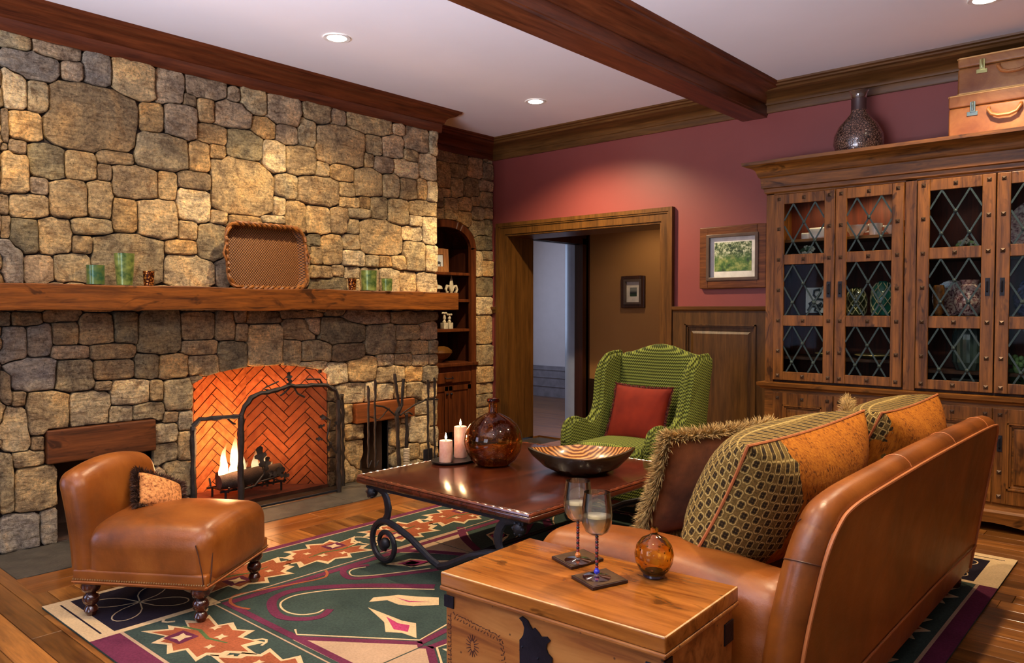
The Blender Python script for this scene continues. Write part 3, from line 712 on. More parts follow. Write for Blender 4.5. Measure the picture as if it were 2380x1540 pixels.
def mosaic():
    t = NT('gold_mosaic'); v = t.coord(); o = t.n('ShaderNodeTexVoronoi'); t.lk(v, o.inputs['Vector']); o.inputs['Scale'].default_value = 85
    c = t.ramp(o.outputs['Distance'], [(.25, srgb(240, 160, 70)), (.5, srgb(120, 52, 16)), (.7, srgb(50, 18, 8))]); t.bump(o.outputs['Distance'], .5, .003)
    return t.fin(c, .3, .7)
M['mosaic'] = mosaic()
cup('mosaic_votive', 2.09, -4.84, .088, .028, .034, M['mosaic'], 'amber mosaic votive beside the tall green cup, left mantel', 'candle holder')
cup('mosaic_votive', 3.625, -4.84, .086, .027, .033, M['mosaic'], 'amber mosaic votive left of the wide green cup, right mantel', 'candle holder')
# wicker tray leaning on the wall
def wicker():
    t = NT('wicker'); v = t.coord(); s = t.sep(v)
    a = t.M('SINE', t.M('MULTIPLY', s[1], 330)); c_ = t.M('SINE', t.M('ADD', t.M('MULTIPLY', s[2], 300), t.M('MULTIPLY', t.M('SIGN', a), 1.57)))
    k = t.M('ADD', t.M('MULTIPLY', c_, .5), .5)
    c = t.ramp(k, [(.1, srgb(58, 30, 10)), (.6, srgb(120, 72, 26)), (1, srgb(150, 96, 40))]); t.bump(k, .7, .004); return t.fin(c, .55)
M['wicker'] = wicker(); M['wickd'] = plain('wicker_rim', srgb(130, 78, 26), .4, var=.7, scale=40, bump=.5)
tr = thing('wicker_tray', 'rectangular woven wicker tray leaning on stones above the mantel', 'tray', (-4.88, 2.92, MT))
def trpt(y, z, o=0.0):          # local: y across, z up from base, o = proud of panel
    return (-4.895 - z * .09 + o, 2.925 + y, MT + .008 + z)
def rrpath(w, h, r, n=6):
    P = []
    for cx, cz, a0 in ((w - r, h - r, 0), (-w + r, h - r, PI / 2), (-w + r, r, PI), (w - r, r, 1.5 * PI)):
        for i in range(n + 1):
            a = a0 + PI / 2 * i / n; x, z = cx + r * math.cos(a), cz + r * math.sin(a)
            z += .018 * (1 - (x / w) ** 2) * (1 if z > h / 2 else -1); P.append((x, z))
    return P
P = rrpath(.275, .385, .07); b = MB()
b.add([trpt(0, .21)] + [trpt(x, z + .012) for x, z in P], [(0, 1 + i, 1 + (i + 1) % len(P)) for i in range(len(P))]); b.build('woven_base', M['wicker'], tr, smooth=False)
P2 = rrpath(.305, .42, .085); b = MB(); n = len(P)
b.add([trpt(x, z + .012) for x, z in P] + [trpt(x, z, .05) for x, z in P2], [(i, (i + 1) % n, n + (i + 1) % n, n + i) for i in range(n)]); b.build('side_wall', M['wicker'], tr, smooth=True)
big = [Vector(trpt(x, z, .052)) for x, z in P2]; pts = []
for i in range(n):
    a, c = big[i], big[(i + 1) % n]; kk = max(1, int((c - a).length / .012))
    for j in range(kk): pts.append(a.lerp(c, j / kk))
b = MB()
for ph in (0, PI):
    q = []
    for i, p in enumerate(pts):
        an_ = i * .95 + ph; q.append(p + Vector((math.cos(an_) * .010, 0, math.sin(an_) * .010)))
    b.tube(q, .0105, 6, closed=True)
b.build('braided_rim', M['wickd'], tr)
for sg in (-1, 1):
    MB().tube([trpt(sg * .30, .15, .05), trpt(sg * .315, .17, .055), trpt(sg * .335, .22, .06), trpt(sg * .315, .27, .055), trpt(sg * .30, .29, .05)], .008, 8).build('handle', M['wickd'], tr)

# ---- fire screen: three hinged panels of iron twigs with oak leaves
fs = thing('fire_screen', 'black iron twig fire screen with oak leaves and an arched centre', 'fire screen', (-4.80, 3.0, 0.004))
def twig(name, pts, r, par, jit=.004, seg=7):
    P = [Vector(p) for p in pts]; Q = []; R = []
    for i in range(len(P) - 1):
        k = max(2, int((P[i + 1] - P[i]).length / .035))
        for j in range(k): Q.append(P[i].lerp(P[i + 1], j / k))
    Q.append(P[-1]); rn = random.Random(len(Q) * 7)
    for i in range(len(Q)):
        if 0 < i < len(Q) - 1: Q[i] = Q[i] + Vector([rn.uniform(-jit, jit) for _ in range(3)])
        R.append(r * rn.uniform(1.0, 1.45))
    return MB().tube(Q, R, seg).build(name, M['twig'], par)
def leaf(b, c, d, L, w, nrm=(1, 0, 0)):
    """lobed oak leaf at c pointing along d"""
    c, d, nn = Vector(c), Vector(d).normalized(), Vector(nrm).normalized(); s = d.cross(nn).normalized()
    prof = [(0, .06), (.12, .10), (.2, .55), (.3, .62), (.36, .30), (.46, .34), (.55, 1), (.66, .95), (.70, .45), (.80, .5), (.9, .6), (.97, .35), (1, .02)]
    R_ = [c + d * (L * f) + s * (w * .5 * k) + nn * (.006 * math.sin(f * 6)) for f, k in prof]; L_ = [c + d * (L * f) - s * (w * .5 * k) + nn * (.006 * math.sin(f * 6)) for f, k in prof]; n = len(prof)
    b.add(R_ + L_ + [p + nn * .002 for p in R_] + [p + nn * .002 for p in L_], [(i, i + 1, n + i + 1, n + i) for i in range(n - 1)] + [(2 * n + i, 3 * n + i, 3 * n + i + 1, 2 * n + i + 1) for i in range(n - 1)])
YA, YBs = 2.665, 3.455
def sxp(y, z): return (-4.795, y, z)
pa = thing_panel = None
cenL = [sxp(YA, .005), sxp(YA, .35), sxp(YA + .005, .66)]
twig('post', cenL, .017, fs)
arc = [(YA + .005, .66), (YA + .03, .72), (YA + .08, .775), (YA + .16, .80), (YA + .27, .81), (YA + .38, .835), (YA + .48, .825), (YA + .60, .825), (YA + .70, .81), (YA + .76, .77), (YBs, .70)]
twig('arched_rail', [sxp(y, z) for y, z in arc], .0135, fs)
twig('post', [sxp(YBs, .005), sxp(YBs, .35), sxp(YBs, .70)], .017, fs)
MB().box(-4.803, -4.787, YA, YBs, .012, .028).build('bottom_rail', M['iron'], fs, bevel=.002)
Lp = (-4.965, 2.42); Rp = (-4.945, 3.60)
twig('post', [(Lp[0], Lp[1], .005), (Lp[0], Lp[1], .55), (Lp[0] , Lp[1], .60)], .016, fs)
twig('side_rail', [(Lp[0], Lp[1], .60), (Lp[0] + .02, Lp[1] + .04, .645), (-4.86, YA - .09, .652), (-4.80, YA, .655)], .013, fs)
twig('post', [(Rp[0], Rp[1], .005), (Rp[0], Rp[1], .72)], .015, fs)
twig('side_rail', [(Rp[0], Rp[1], .70), (-4.86, 3.53, .72), (-4.795, YBs, .70)], .012, fs)
for (p, q) in (((Lp[0], Lp[1]), (-4.795, YA)), ((Rp[0], Rp[1]), (-4.795, YBs))):
    MB().tube([(p[0], p[1], .02), (q[0], q[1], .02)], .008, 6).build('bottom_rail', M['iron'], fs)
# twiglets
twig('twiglet', [sxp(YA + .24, .808), sxp(YA + .17, .83), sxp(YA + .29, .872)], .005, fs, .002)
twig('twiglet', [sxp(YA + .40, .84), sxp(YA + .44, .775), sxp(YA + .50, .745)], .006, fs, .002)
twig('twiglet', [sxp(YA + .40, .84), sxp(YA + .34, .79), sxp(YA + .30, .77)], .005, fs, .002)
twig('twiglet', [sxp(YA + .66, .82), sxp(YA + .63, .865), sxp(YA + .52, .87)], .006, fs, .002)
twig('twiglet', [(-4.87, 2.60, .652), (-4.86, 2.64, .61), (-4.85, 2.66, .60)], .005, fs, .002)
twig('branch', [sxp(YA + .01, .16), sxp(YA + .10, .17), sxp(YA + .17, .24), sxp(YA + .18, .30)], .005, fs, .002)
twig('branch', [sxp(YA + .12, .19), sxp(YA + .22, .20), sxp(YA + .30, .22)], .004, fs, .002)
twig('branch', [sxp(YBs - .02, .30), sxp(YBs - .10, .42), sxp(YBs - .07, .55), sxp(YBs - .14, .60)], .005, fs, .002)
for c_, d_, L_ in (((YA + .16, .27), (0, -.15, 1), .17), ((YA + .18, .25), (0, .2, 1), .11), ((YA + .22, .22), (0, 1, .3), .12), ((YA + .28, .21), (0, .9, -.1), .09), ((YA + .20, .205), (0, .5, .7), .06),
                   ((YA + .38, .845), (0, -.1, 1), .09), ((YA + .36, .83), (0, .35, 1), .08), ((YBs - .10, .56), (0, -.9, .5), .07), ((YBs - .12, .53), (0, -.8, -.3), .06), ((YBs - .14, .42), (0, -1, .2), .06), ((YBs - .07, .40), (0, -.3, -1), .08), ((YBs - .05, .50), (0, .6, .6), .06)):
    b = MB(); leaf(b, (-4.79, c_[0], c_[1]), d_, L_, L_ * .55); b.build('oak_leaf', M['twig'], fs, smooth=False)
def mesh_mat():
    t = NT('fine_black_mesh'); tr_ = t.n('ShaderNodeBsdfTransparent'); tr_.inputs[0].default_value = (.62, .60, .60, 1)
    df = t.n('ShaderNodeBsdfDiffuse'); df.inputs[0].default_value = (.05, .035, .03, 1); mx = t.n('ShaderNodeMixShader'); mx.inputs[0].default_value = .18
    t.lk(tr_.outputs[0], mx.inputs[1]); t.lk(df.outputs[0], mx.inputs[2]); t.lk(mx.outputs[0], t.out.inputs[0]); return t.m
top = [(y, z) for y, z in arc]
b = MB(); b.prism([(-4.7955, YA, .02)] + [(-4.7955, y, z) for y, z in top] + [(-4.7955, YBs, .02)], (.001, 0, 0)); b.build('mesh_panel', mesh_mat(), fs, smooth=False)

# ---- fire tools: tree-shaped iron stand
ft = thing('fire_tool_set', 'black iron fire tool stand shaped like a branching twig tree', 'fire tools', (-4.82, 4.03, .004))
X_ = -4.80
def tz(px, py): v = onX(px, py, X_); return (X_, v.y, v.z)
def twp(name, pxs, r, jit=.003): return twig(name, [tz(*p) for p in pxs], r, ft, jit)
base = onZ(928, 1112, 0)
twp('trunk', [(926, 1118), (928, 1085), (925, 1030), (922, 960), (930, 945)], .014)
twp('branch', [(930, 950), (921, 910), (917, 868)], .011); twp('branch', [(924, 965), (934, 940), (936, 915), (938, 880)], .010)
twp('branch', [(922, 968), (905, 952), (890, 944), (872, 942)], .006); twp('branch', [(930, 965), (950, 950), (965, 940), (990, 928), (1018, 928)], .006); twp('branch', [(905, 948), (880, 975), (860, 968)], .004)
twp('hook', [(940, 962), (950, 958), (958, 962)], .006)
for k_ in range(3):
    a = k_ * 2.1 + .4; c0 = Vector(tz(926, 1118)); c0.z = .012
    MB().tube([c0 + Vector((0, 0, .05)), c0 + Vector((math.cos(a) * .06, math.sin(a) * .06, .02)), c0 + Vector((math.cos(a) * .12, math.sin(a) * .12, -.002))], .008, 6).build('foot', M['twig'], ft)
for nm, px, t0, b0, lb in (('poker', 852, 905, 1085, 'iron poker on the left of the fire tool stand'), ('fire_tongs', 868, 890, 1085, 'iron tongs second from left on the fire tool stand'), ('ash_shovel', 991, 890, 1072, 'iron tool hanging second from right on the tool stand'), ('log_lifter', 1006, 885, 1068, 'iron tool hanging rightmost beside the cabinet niche')):
    o = thing(nm, lb, 'fire tool', tz(px, b0)); fx = -4.785
    Pp = [Vector(tz(px, y_)) + Vector((.02, 0, 0)) for y_ in np.linspace(t0, b0, 7)]
    twig('shaft', Pp, .0075, o)
    p = Pp[0]; MB().tube([p + Vector((0, 0, -.06)), p + Vector((.0, .004, 0)), p + Vector((0, -.004, .03))], [.011, .012, .009], 8).build('grip', M['twig'], o)
    e = Pp[-1]
    if nm in ('ash_shovel',): MB().rbox((e.x, e.y, e.z + .04), (.006, .05, .07), .005, 3).build('blade', M['iron'], o)
    else: MB().tube([e, e + Vector((0, .02, .02)), e + Vector((0, .035, .05))], .006, 6).build('tip', M['twig'], o)
# hearth brush with pale bristles
o = thing('hearth_brush', 'hearth brush with pale ribbed bristles hanging from the tool stand', 'brush', tz(941, 1078))
Pp = [Vector(tz(941, y_)) + Vector((.02, 0, 0)) for y_ in np.linspace(962, 1040, 5)]
twig('handle', Pp, .012, o)
pz = Vector(tz(941, 1078)) + Vector((.02, 0, 0)); hz_ = Pp[-1].z - pz.z
b = MB()
for i in range(10): b.lathe([(.012, 0), (.026, .004), (.026, .009), (.012, .012)], (pz.x, pz.y, pz.z + .0 + hz_ * i / 10), 14)
b.build('bristles', plain('cream_bristle', (.62, .52, .36, 1), .8), o)

# ================================================================ built-in bookcase in the recess
bk = thing('niche_bookcase', 'arched built-in wooden bookcase in the stone recess right of the mantel', 'bookcase', (-5.7, NYC, 0))
M['bookw'] = wood('bookcase_cherry', srgb(60, 28, 12), srgb(112, 58, 26), 'z', 1, .4)
M['bookin'] = wood('bookcase_inside', srgb(46, 20, 10), srgb(84, 40, 20), 'z', 1, .5)
y0_, y1_ = NYC - NHW, NYC + NHW
b = MB(); b.box(-5.98, -5.96, y0_, y1_, 0, 2.3); b.build('back', M['bookin'], bk, smooth=False)
b = MB(); b.box(-5.97, RX0, y0_, y0_ + .03, 0, 2.0); b.box(-5.97, RX0, y1_ - .03, y1_, 0, 2.0); b.build('side', M['bookin'], bk, smooth=False)
# arch band
b = MB(); n = 20
yo = [y0_ + (y1_ - y0_) * (1 - math.cos(PI * i / n)) / 2 for i in range(n + 1)]
def archi(y, o): u = (y - NYC) / (NHW - o); return 2.0 - o * .3 + (.26 - o * .7) * math.sqrt(max(0, 1 - abs(u) ** 2.3))
O = [(y, narch(y)) for y in yo]; I = [(NYC + (y - NYC) * (NHW - .07) / NHW, archi(NYC + (y - NYC) * (NHW - .07) / NHW, .07)) for y in yo]
for i in range(n): b.hexa([(RX0 - .03, *O[i]), (RX0 - .03, *O[i + 1]), (RX0 - .03, *I[i + 1]), (RX0 - .03, *I[i])], [(RX0 + .012, *O[i]), (RX0 + .012, *O[i + 1]), (RX0 + .012, *I[i + 1]), (RX0 + .012, *I[i])])
b.box(RX0 - .03, RX0 + .012, y0_, y0_ + .07, .0, 2.0); b.box(RX0 - .03, RX0 + .012, y1_ - .07, y1_, .0, 2.0)
b.build('face_frame', M['bookw'], bk, ang=40)
b = MB(); 
for i in range(n): b.hexa([(-5.97, *O[i]), (-5.97, *O[i + 1]), (-5.97, O[i + 1][0], O[i + 1][1] + .02), (-5.97, O[i][0], O[i][1] + .02)], [(RX0 - .03, *O[i]), (RX0 - .03, *O[i + 1]), (RX0 - .03, O[i + 1][0], O[i + 1][1] + .02), (RX0 - .03, O[i][0], O[i][1] + .02)])
b.build('arched_top', M['bookin'], bk, ang=40)
SH = (1.745, 1.475, 1.175)
for z in SH: MB().box(-5.96, RX0 - .012, y0_ + .03, y1_ - .03, z - .028, z).build('shelf', M['bookw'], bk, smooth=False, bevel=.003)
b = MB(); b.box(-5.96, RX0 + .045, y0_, y1_, .80, .835); b.build('counter', M['bookw'], bk, bevel=.006)
b = MB(); b.box(-5.96, RX0 + .005, y0_ + .03, y1_ - .03, .06, .80); b.build('base_cabinet', M['bookw'], bk, smooth=False)
dr = MB().box(RX0 + .005, RX0 + .022, y0_ + .085, y1_ - .085, .635, .745).build('drawer', M['bookw'], bk, bevel=.006)
MB().tube([(RX0 + .022, NYC - .05, .70), (RX0 + .045, NYC - .045, .685), (RX0 + .045, NYC + .045, .685), (RX0 + .022, NYC + .05, .70)], .005, 6).build('pull', M['iron'], dr)
for sg in (-1, 1):
    ya_, yb_ = (NYC + .003, y1_ - .085) if sg > 0 else (y0_ + .085, NYC - .003)
    b = MB(); b.box(RX0 + .005, RX0 + .022, ya_, ya_ + .05, .09, .61); b.box(RX0 + .005, RX0 + .022, yb_ - .05, yb_, .09, .61); b.box(RX0 + .005, RX0 + .022, ya_, yb_, .56, .61); b.box(RX0 + .005, RX0 + .022, ya_, yb_, .09, .15); b.box(RX0 + .005, RX0 + .012, ya_ + .05, yb_ - .05, .15, .56)
    d = b.build('door', M['bookw'], bk, smooth=False, bevel=.002)
    MB().sphere((RX0 + .036, NYC + sg * .028, .53), .013, 10, 6).build('knob', M['iron'], d)
# things on its shelves
def frame_pic(name, lb, c, w, h, tilt, fm, pic, matw=.03, cat='picture frame', fw=.035, yaw=0.0, inner=None):
    """picture facing +X (yaw 0) with base at c"""
    t = thing(name, lb, cat, c, yaw); 
    Mx = Matrix.Rotation(-tilt, 4, 'Y')
    b = MB()
    for (ya, yb2, za, zb2) in ((-w / 2, -w / 2 + fw, 0, h), (w / 2 - fw, w / 2, 0, h), (-w / 2 + fw, w / 2 - fw, 0, fw), (-w / 2 + fw, w / 2 - fw, h - fw, h)): b.box(0, .02, ya, yb2, za, zb2)
    b.xf(Mx).build('frame', fm, t, local=True, bevel=.004)
    MB().box(.002, .008, -w / 2 + fw, w / 2 - fw, fw, h - fw).xf(Mx).build('mat_board', inner or plain('mat_white', (.72, .70, .62, 1), .7), t, local=True, smooth=False)
    MB().box(.008, .010, -w / 2 + fw + matw, w / 2 - fw - matw, fw + matw, h - fw - matw).xf(Mx).build('picture', pic, t, local=True, smooth=False)
    return t
def horse_pic():
    t = NT('horse_photo'); s = t.sep(t.coord()); y, z = s[1], s[2]
    d = t.M('ADD', t.M('POWER', t.M('ABSOLUTE', t.M('DIVIDE', t.M('ADD', y, .005), .022)), 2), t.M('POWER', t.M('ABSOLUTE', t.M('DIVIDE', t.M('SUBTRACT', z, .095), .014)), 2))
    body = t.M('LESS_THAN', d, 1.0); legs = t.M('MULTIPLY', t.M('LESS_THAN', t.M('ABSOLUTE', t.M('SUBTRACT', t.M('ABSOLUTE', t.M('ADD', y, .005)), .014)), .004), t.M('LESS_THAN', t.M('ABSOLUTE', t.M('SUBTRACT', z, .08)), .02))
    k = t.M('MAXIMUM', body, legs); c = t.mix(k, (.6, .62, .6, 1), (.02, .02, .02, 1)); return t.fin(c, .5)
frame_pic('framed_photo', 'small wood framed photo of a dark horse on the top niche shelf', (-5.70, 5.34, SH[0]), .20, .235, .08, wood('rustic_frame', srgb(120, 70, 30), srgb(180, 120, 60), 'z', 2, .5), horse_pic(), .0, fw=.058, yaw=-.35)
fl_ = thing('fleur_de_lis', 'cream fleur de lis ornament on the second niche shelf', 'ornament', (-5.66, 5.47, SH[1]))
iv = plain('antique_cream', (.55, .48, .33, 1), .5, var=.3, scale=30)
c0 = Vector((-5.66, 5.47, SH[1]))
MB().lathe([(1e-5, 0), (.05, 0), (.05, .018), (.02, .03), (.014, .06)], tuple(c0), 16).build('base', iv, fl_)
MB().lathe([(.012, .05), (.02, .09), (.028, .13), (.02, .18), (1e-5, .25)], tuple(c0), 12, .5, 1).build('central_petal', iv, fl_)
for sg in (-1, 1):
    P = [c0 + Vector((0, sg * y, z)) for y, z in ((.008, .08), (.03, .13), (.062, .135), (.078, .10), (.066, .07), (.045, .075))]
    MB().tube(P, [.012, .016, .016, .014, .011, .007], 8).build('curled_petal', iv, fl_)
t = thing('mushroom_ornament', 'small white domed ornament beside the fleur de lis at the mantel end', 'ornament', (-5.62, 5.235, SH[1]))
MB().lathe([(1e-5, 0), (.035, 0), (.03, .06), (.032, .10)], (-5.62, 5.235, SH[1]), 14).build('stem', plain('brown_base', srgb(80, 50, 25), .5), t)
MB().lathe([(.032, .10), (.055, .10), (.05, .125), (.02, .14), (1e-5, .142)], (-5.62, 5.235, SH[1]), 16).build('cap', iv, t)
for k_, (yy, h) in enumerate(((5.36, .15), (5.43, .135))):
    t = thing('candlestick', ('taller' if k_ == 0 else 'shorter') + ' cream carved candlestick with flower top on the third niche shelf', 'candlestick', (-5.65, yy, SH[2]))
    MB().rbox((-5.65, yy, SH[2] + .032), (.028, .028, .032), .004, 2).build('block_base', iv, t)
    MB().lathe([(.012, .06), (.02, .075), (.010, .09), (.018, .105), (.012, h)], (-5.65, yy, SH[2]), 14).build('stem', iv, t)
    b = MB(); 
    for q in range(7): a = q * .9; b.sphere((-5.65 + math.cos(a) * .018, yy + math.sin(a) * .02, SH[2] + h + .01), .011, 8, 5)
    b.build('flower_cup', iv, t)
b = MB().lathe([(1e-5, .012), (.035, .0), (.04, .0), (.045, .02), (.10, .055), (.135, .10), (.13, .125), (.09, .155), (.05, .165), (.045, .16), (.08, .148), (1e-5, .05)], (-5.74, 5.37, .835), 32)
tag(place_mesh(b.build('decorative_bowl', plain('bronze_glaze', srgb(128, 84, 36), .3, .3, var=.5, scale=12)), (-5.74, 5.37, .835)), 'round bronze glazed closed bowl on the niche counter', 'bowl')
# ================================================================ display cabinet
CF = 5.56; CL, CR = -2.40, 0.54
cab = thing('display_cabinet', 'large rustic pine display cabinet with iron lattice glass doors', 'cabinet', (-.93, 5.75, 0))
b = MB()
b.box(CL, CL + .035, CF + .015, 5.975, .81, 2.34); b.box(CR - .035, CR, CF + .015, 5.975, .81, 2.34); b.build('side', M['cabZ'], cab, smooth=False)
b = MB(); b.box(CL + .03, CR - .03, 5.95, 5.975, .81, 2.34); b.build('back_panel', wood('cabinet_back_red', srgb(52, 18, 8), srgb(104, 40, 16), 'z', 1, .6), cab, smooth=False)
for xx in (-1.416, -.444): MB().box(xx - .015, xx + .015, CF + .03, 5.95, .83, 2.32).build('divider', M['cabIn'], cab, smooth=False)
for xa, xb in ((CL, CL + .062), (-1.452, -1.38), (-.48, -.408), (CR - .062, CR)): MB().box(xa, xb, CF, CF + .03, .84, 2.32).build('face_stile', M['cabZ'], cab, smooth=False, bevel=.003)
MB().box(CL, CR, CF, 5.97, 2.215, 2.34).build('top_rail', M['cabX'], cab, smooth=False, bevel=.003)
PCN = [(0, 2.225), (.012, 2.235), (.015, 2.262), (.03, 2.268), (.034, 2.34), (.045, 2.348), (.052, 2.365)] + [(.055 + .06 * (1 - math.cos(a)), 2.37 + .05 * math.sin(a)) for a in np.linspace(.1, 1.5, 5)] + [(.122, 2.425), (.135, 2.43), (.138, 2.452), (0, 2.452)]
b = MB(); molding(b, PCN, (CL, CF, 0), (CR, CF, 0), (0, -1, 0), 1, 1); molding(b, PCN, (CL, 5.97, 0), (CL, CF, 0), (-1, 0, 0), 0, 1); b.box(CL, CR, CF, 5.97, 2.34, 2.452)
b.build('cornice', M['cabX'], cab, ang=30)
# shelves inside
for (xa, xb, zs) in ((CL + .035, -1.43, (1.885, 1.335, 1.03)), (-1.40, -.46, (1.72, 1.335, .98)), (-.43, CR - .035, (1.335,))):
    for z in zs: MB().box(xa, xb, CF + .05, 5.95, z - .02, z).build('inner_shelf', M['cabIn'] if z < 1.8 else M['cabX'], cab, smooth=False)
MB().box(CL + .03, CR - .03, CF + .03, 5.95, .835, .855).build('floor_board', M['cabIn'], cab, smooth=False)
# waist ledge and base
b = MB(); PL = [(0, .79), (.02, .79), (.026, .80), (.045, .812), (.048, .835), (0, .84)]
molding(b, PL, (CL, CF, 0), (CR, CF, 0), (0, -1, 0), 1, 1); molding(b, PL, (CL, 5.97, 0), (CL, CF, 0), (-1, 0, 0), 0, 1); b.box(CL, CR, CF, 5.97, .79, .84)
b.build('waist_ledge', M['cabX'], cab, smooth=False)
b = MB(); b.box(CL, CR, CF, 5.97, .10, .795); b.build('base_cabinet', M['cabX'], cab, smooth=False)
b = MB(); molding(b, [(0, .07), (.03, .07), (.034, .12), (.022, .135), (.018, .155), (0, .16)], (CL, CF, 0), (CR, CF, 0), (0, -1, 0), 1, 1)
n = 40; P = []
for i in range(n + 1):
    u = i / n; x = CL - .03 + (CR - CL + .06) * u; v = (u * 3) % 1; z = .0 if (v < .10 or v > .90) else .045 + .012 * math.cos(v * 4 * PI); P.append((x, CF - .03, z))
b.prism(P + [(CR + .03, CF - .03, .08), (CL - .03, CF - .03, .08)], (0, .03, 0)); b.build('plinth', M['cabX'], cab, smooth=False)
lat = plain('verdigris_iron', (.035, .055, .05, 1), .5, .5, var=.3, bump=.3, scale=20)
M['pane'] = None
def pane_mat():
    t = NT('cabinet_glass'); g = t.n('ShaderNodeBsdfGlossy'); g.inputs['Roughness'].default_value = .03; tr_ = t.n('ShaderNodeBsdfTransparent'); mx = t.n('ShaderNodeMixShader')
    f = t.n('ShaderNodeFresnel'); f.inputs[0].default_value = 1.5; t.lk(t.M('MULTIPLY', f.outputs[0], .045), mx.inputs[0]); t.lk(tr_.outputs[0], mx.inputs[1]); t.lk(g.outputs[0], mx.inputs[2]); t.lk(mx.outputs[0], t.out.inputs[0]); tr_.inputs[0].default_value = (.86, .9, .88, 1); return t.m
M['pane'] = pane_mat()
def rivet(par, x, z, r=.013):
    m = MB(); c = (x, CF - .016, z); m.add([(x - r, c[1], z - r), (x + r, c[1], z - r), (x + r, c[1], z + r), (x - r, c[1], z + r), (x, c[1] - r * .8, z)], [(0, 1, 4), (1, 2, 4), (2, 3, 4), (3, 0, 4), (3, 2, 1, 0)])
    m.build('rivet', M['nail'], par, smooth=False)
def glass_door(xa, xb, pull_side, widepane=False):
    z0, z1 = .858, 2.212; sw = .073; yf = CF - .016
    rows = [(z0 + .062, 1.255), (1.331, 1.70), (1.773, z1 - .072)]
    b = MB(); b.box(xa, xa + sw, yf, CF + .004, z0, z1); b.box(xb - sw, xb, yf, CF + .004, z0, z1)
    prev = z0
    for (ra, rb) in rows: b.box(xa + sw, xb - sw, yf + .001, CF + .003, prev, ra); prev = rb
    b.box(xa + sw, xb - sw, yf + .001, CF + .003, prev, z1)
    d = b.build('glass_door', M['cabZ'], cab, smooth=False, bevel=.003)
    for (ra, rb) in rows:
        MB().box(xa + sw, xb - sw, CF - .002, CF + .001, ra, rb).build('pane', M['pane'], d, smooth=False)
        w, h = xb - xa - 2 * sw, rb - ra; x0 = xa + sw; b = MB(); cx_, cz_ = w / 2, h * .62; dx = w * .27; dz = dx * 1.75
        segs = []
        def ln(px, pz, sg):
            # clip line through (px,pz) slope sg*dz/dx to the pane
            ts = []
            for lim, c_, d_ in ((0, px, 1), (w, px, 1)): ts.append((lim - c_) / d_)
            s_ = sg * dz / dx; lo, hi = sorted(ts); za, zb = sorted(((0 - pz) / s_, (h - pz) / s_)); lo, hi = max(lo, za), min(hi, zb)
            if hi - lo > .01: segs.append(((px + lo, pz + s_ * lo), (px + hi, pz + s_ * hi)))
        for k in range(-3, 4):
            ln(cx_ + k * dx * 2 , cz_, 1); ln(cx_ + k * dx * 2, cz_, -1)
        for (p, q), yo in zip(segs, [0, .003] * 20):
            a = Vector((x0 + p[0], CF - .012 + yo, ra + p[1])); c_ = Vector((x0 + q[0], CF - .012 + yo, ra + q[1])); dd = (c_ - a).normalized(); s_ = dd.cross(Vector((0, 1, 0))) * .0055
            b.prism([a - s_, c_ - s_, c_ + s_, a + s_], (0, .003, 0))
        for (kx, kz) in ((0, 0), (-1, -1), (1, -1)):
            px, pz = cx_ + kx * dx, cz_ + kz * dz
            if 0 < px < w and .02 < pz < h: b.sphere((x0 + px, CF - .014, ra + pz), .013, 8, 5, (1, .6, 1))
        b.build('iron_lattice', lat, d, smooth=False)
    mid = (xa + xb) / 2
    for z in (z0 + .032, 1.293, 1.737, z1 - .035): rivet(d, mid, z)
    for x in (xa + .036, xb - .036):
        for z in (z0 + .032, 1.07, 1.293, 1.515, 1.737, 1.96, z1 - .035):
            if z == 1.515 and ((x > mid) == (pull_side > 0)): continue
            rivet(d, x, z)
    px = xb - .036 if pull_side > 0 else xa + .036
    m = MB(); m.box(px - .013, px + .013, yf - .006, yf, 1.46, 1.57); m.tube([(px, yf - .006, 1.55), (px, yf - .026, 1.545), (px, yf - .026, 1.49), (px, yf - .006, 1.485)], .005, 6); m.build('pull', M['iron'], d)
    return d
for (xa, xb, ps) in ((-2.333, -1.899, 1), (-1.893, -1.456, -1), (-1.374, -.934, 1), (-.928, -.486, -1), (-.402, .035, 1), (.041, .475, -1)): glass_door(xa, xb, ps)
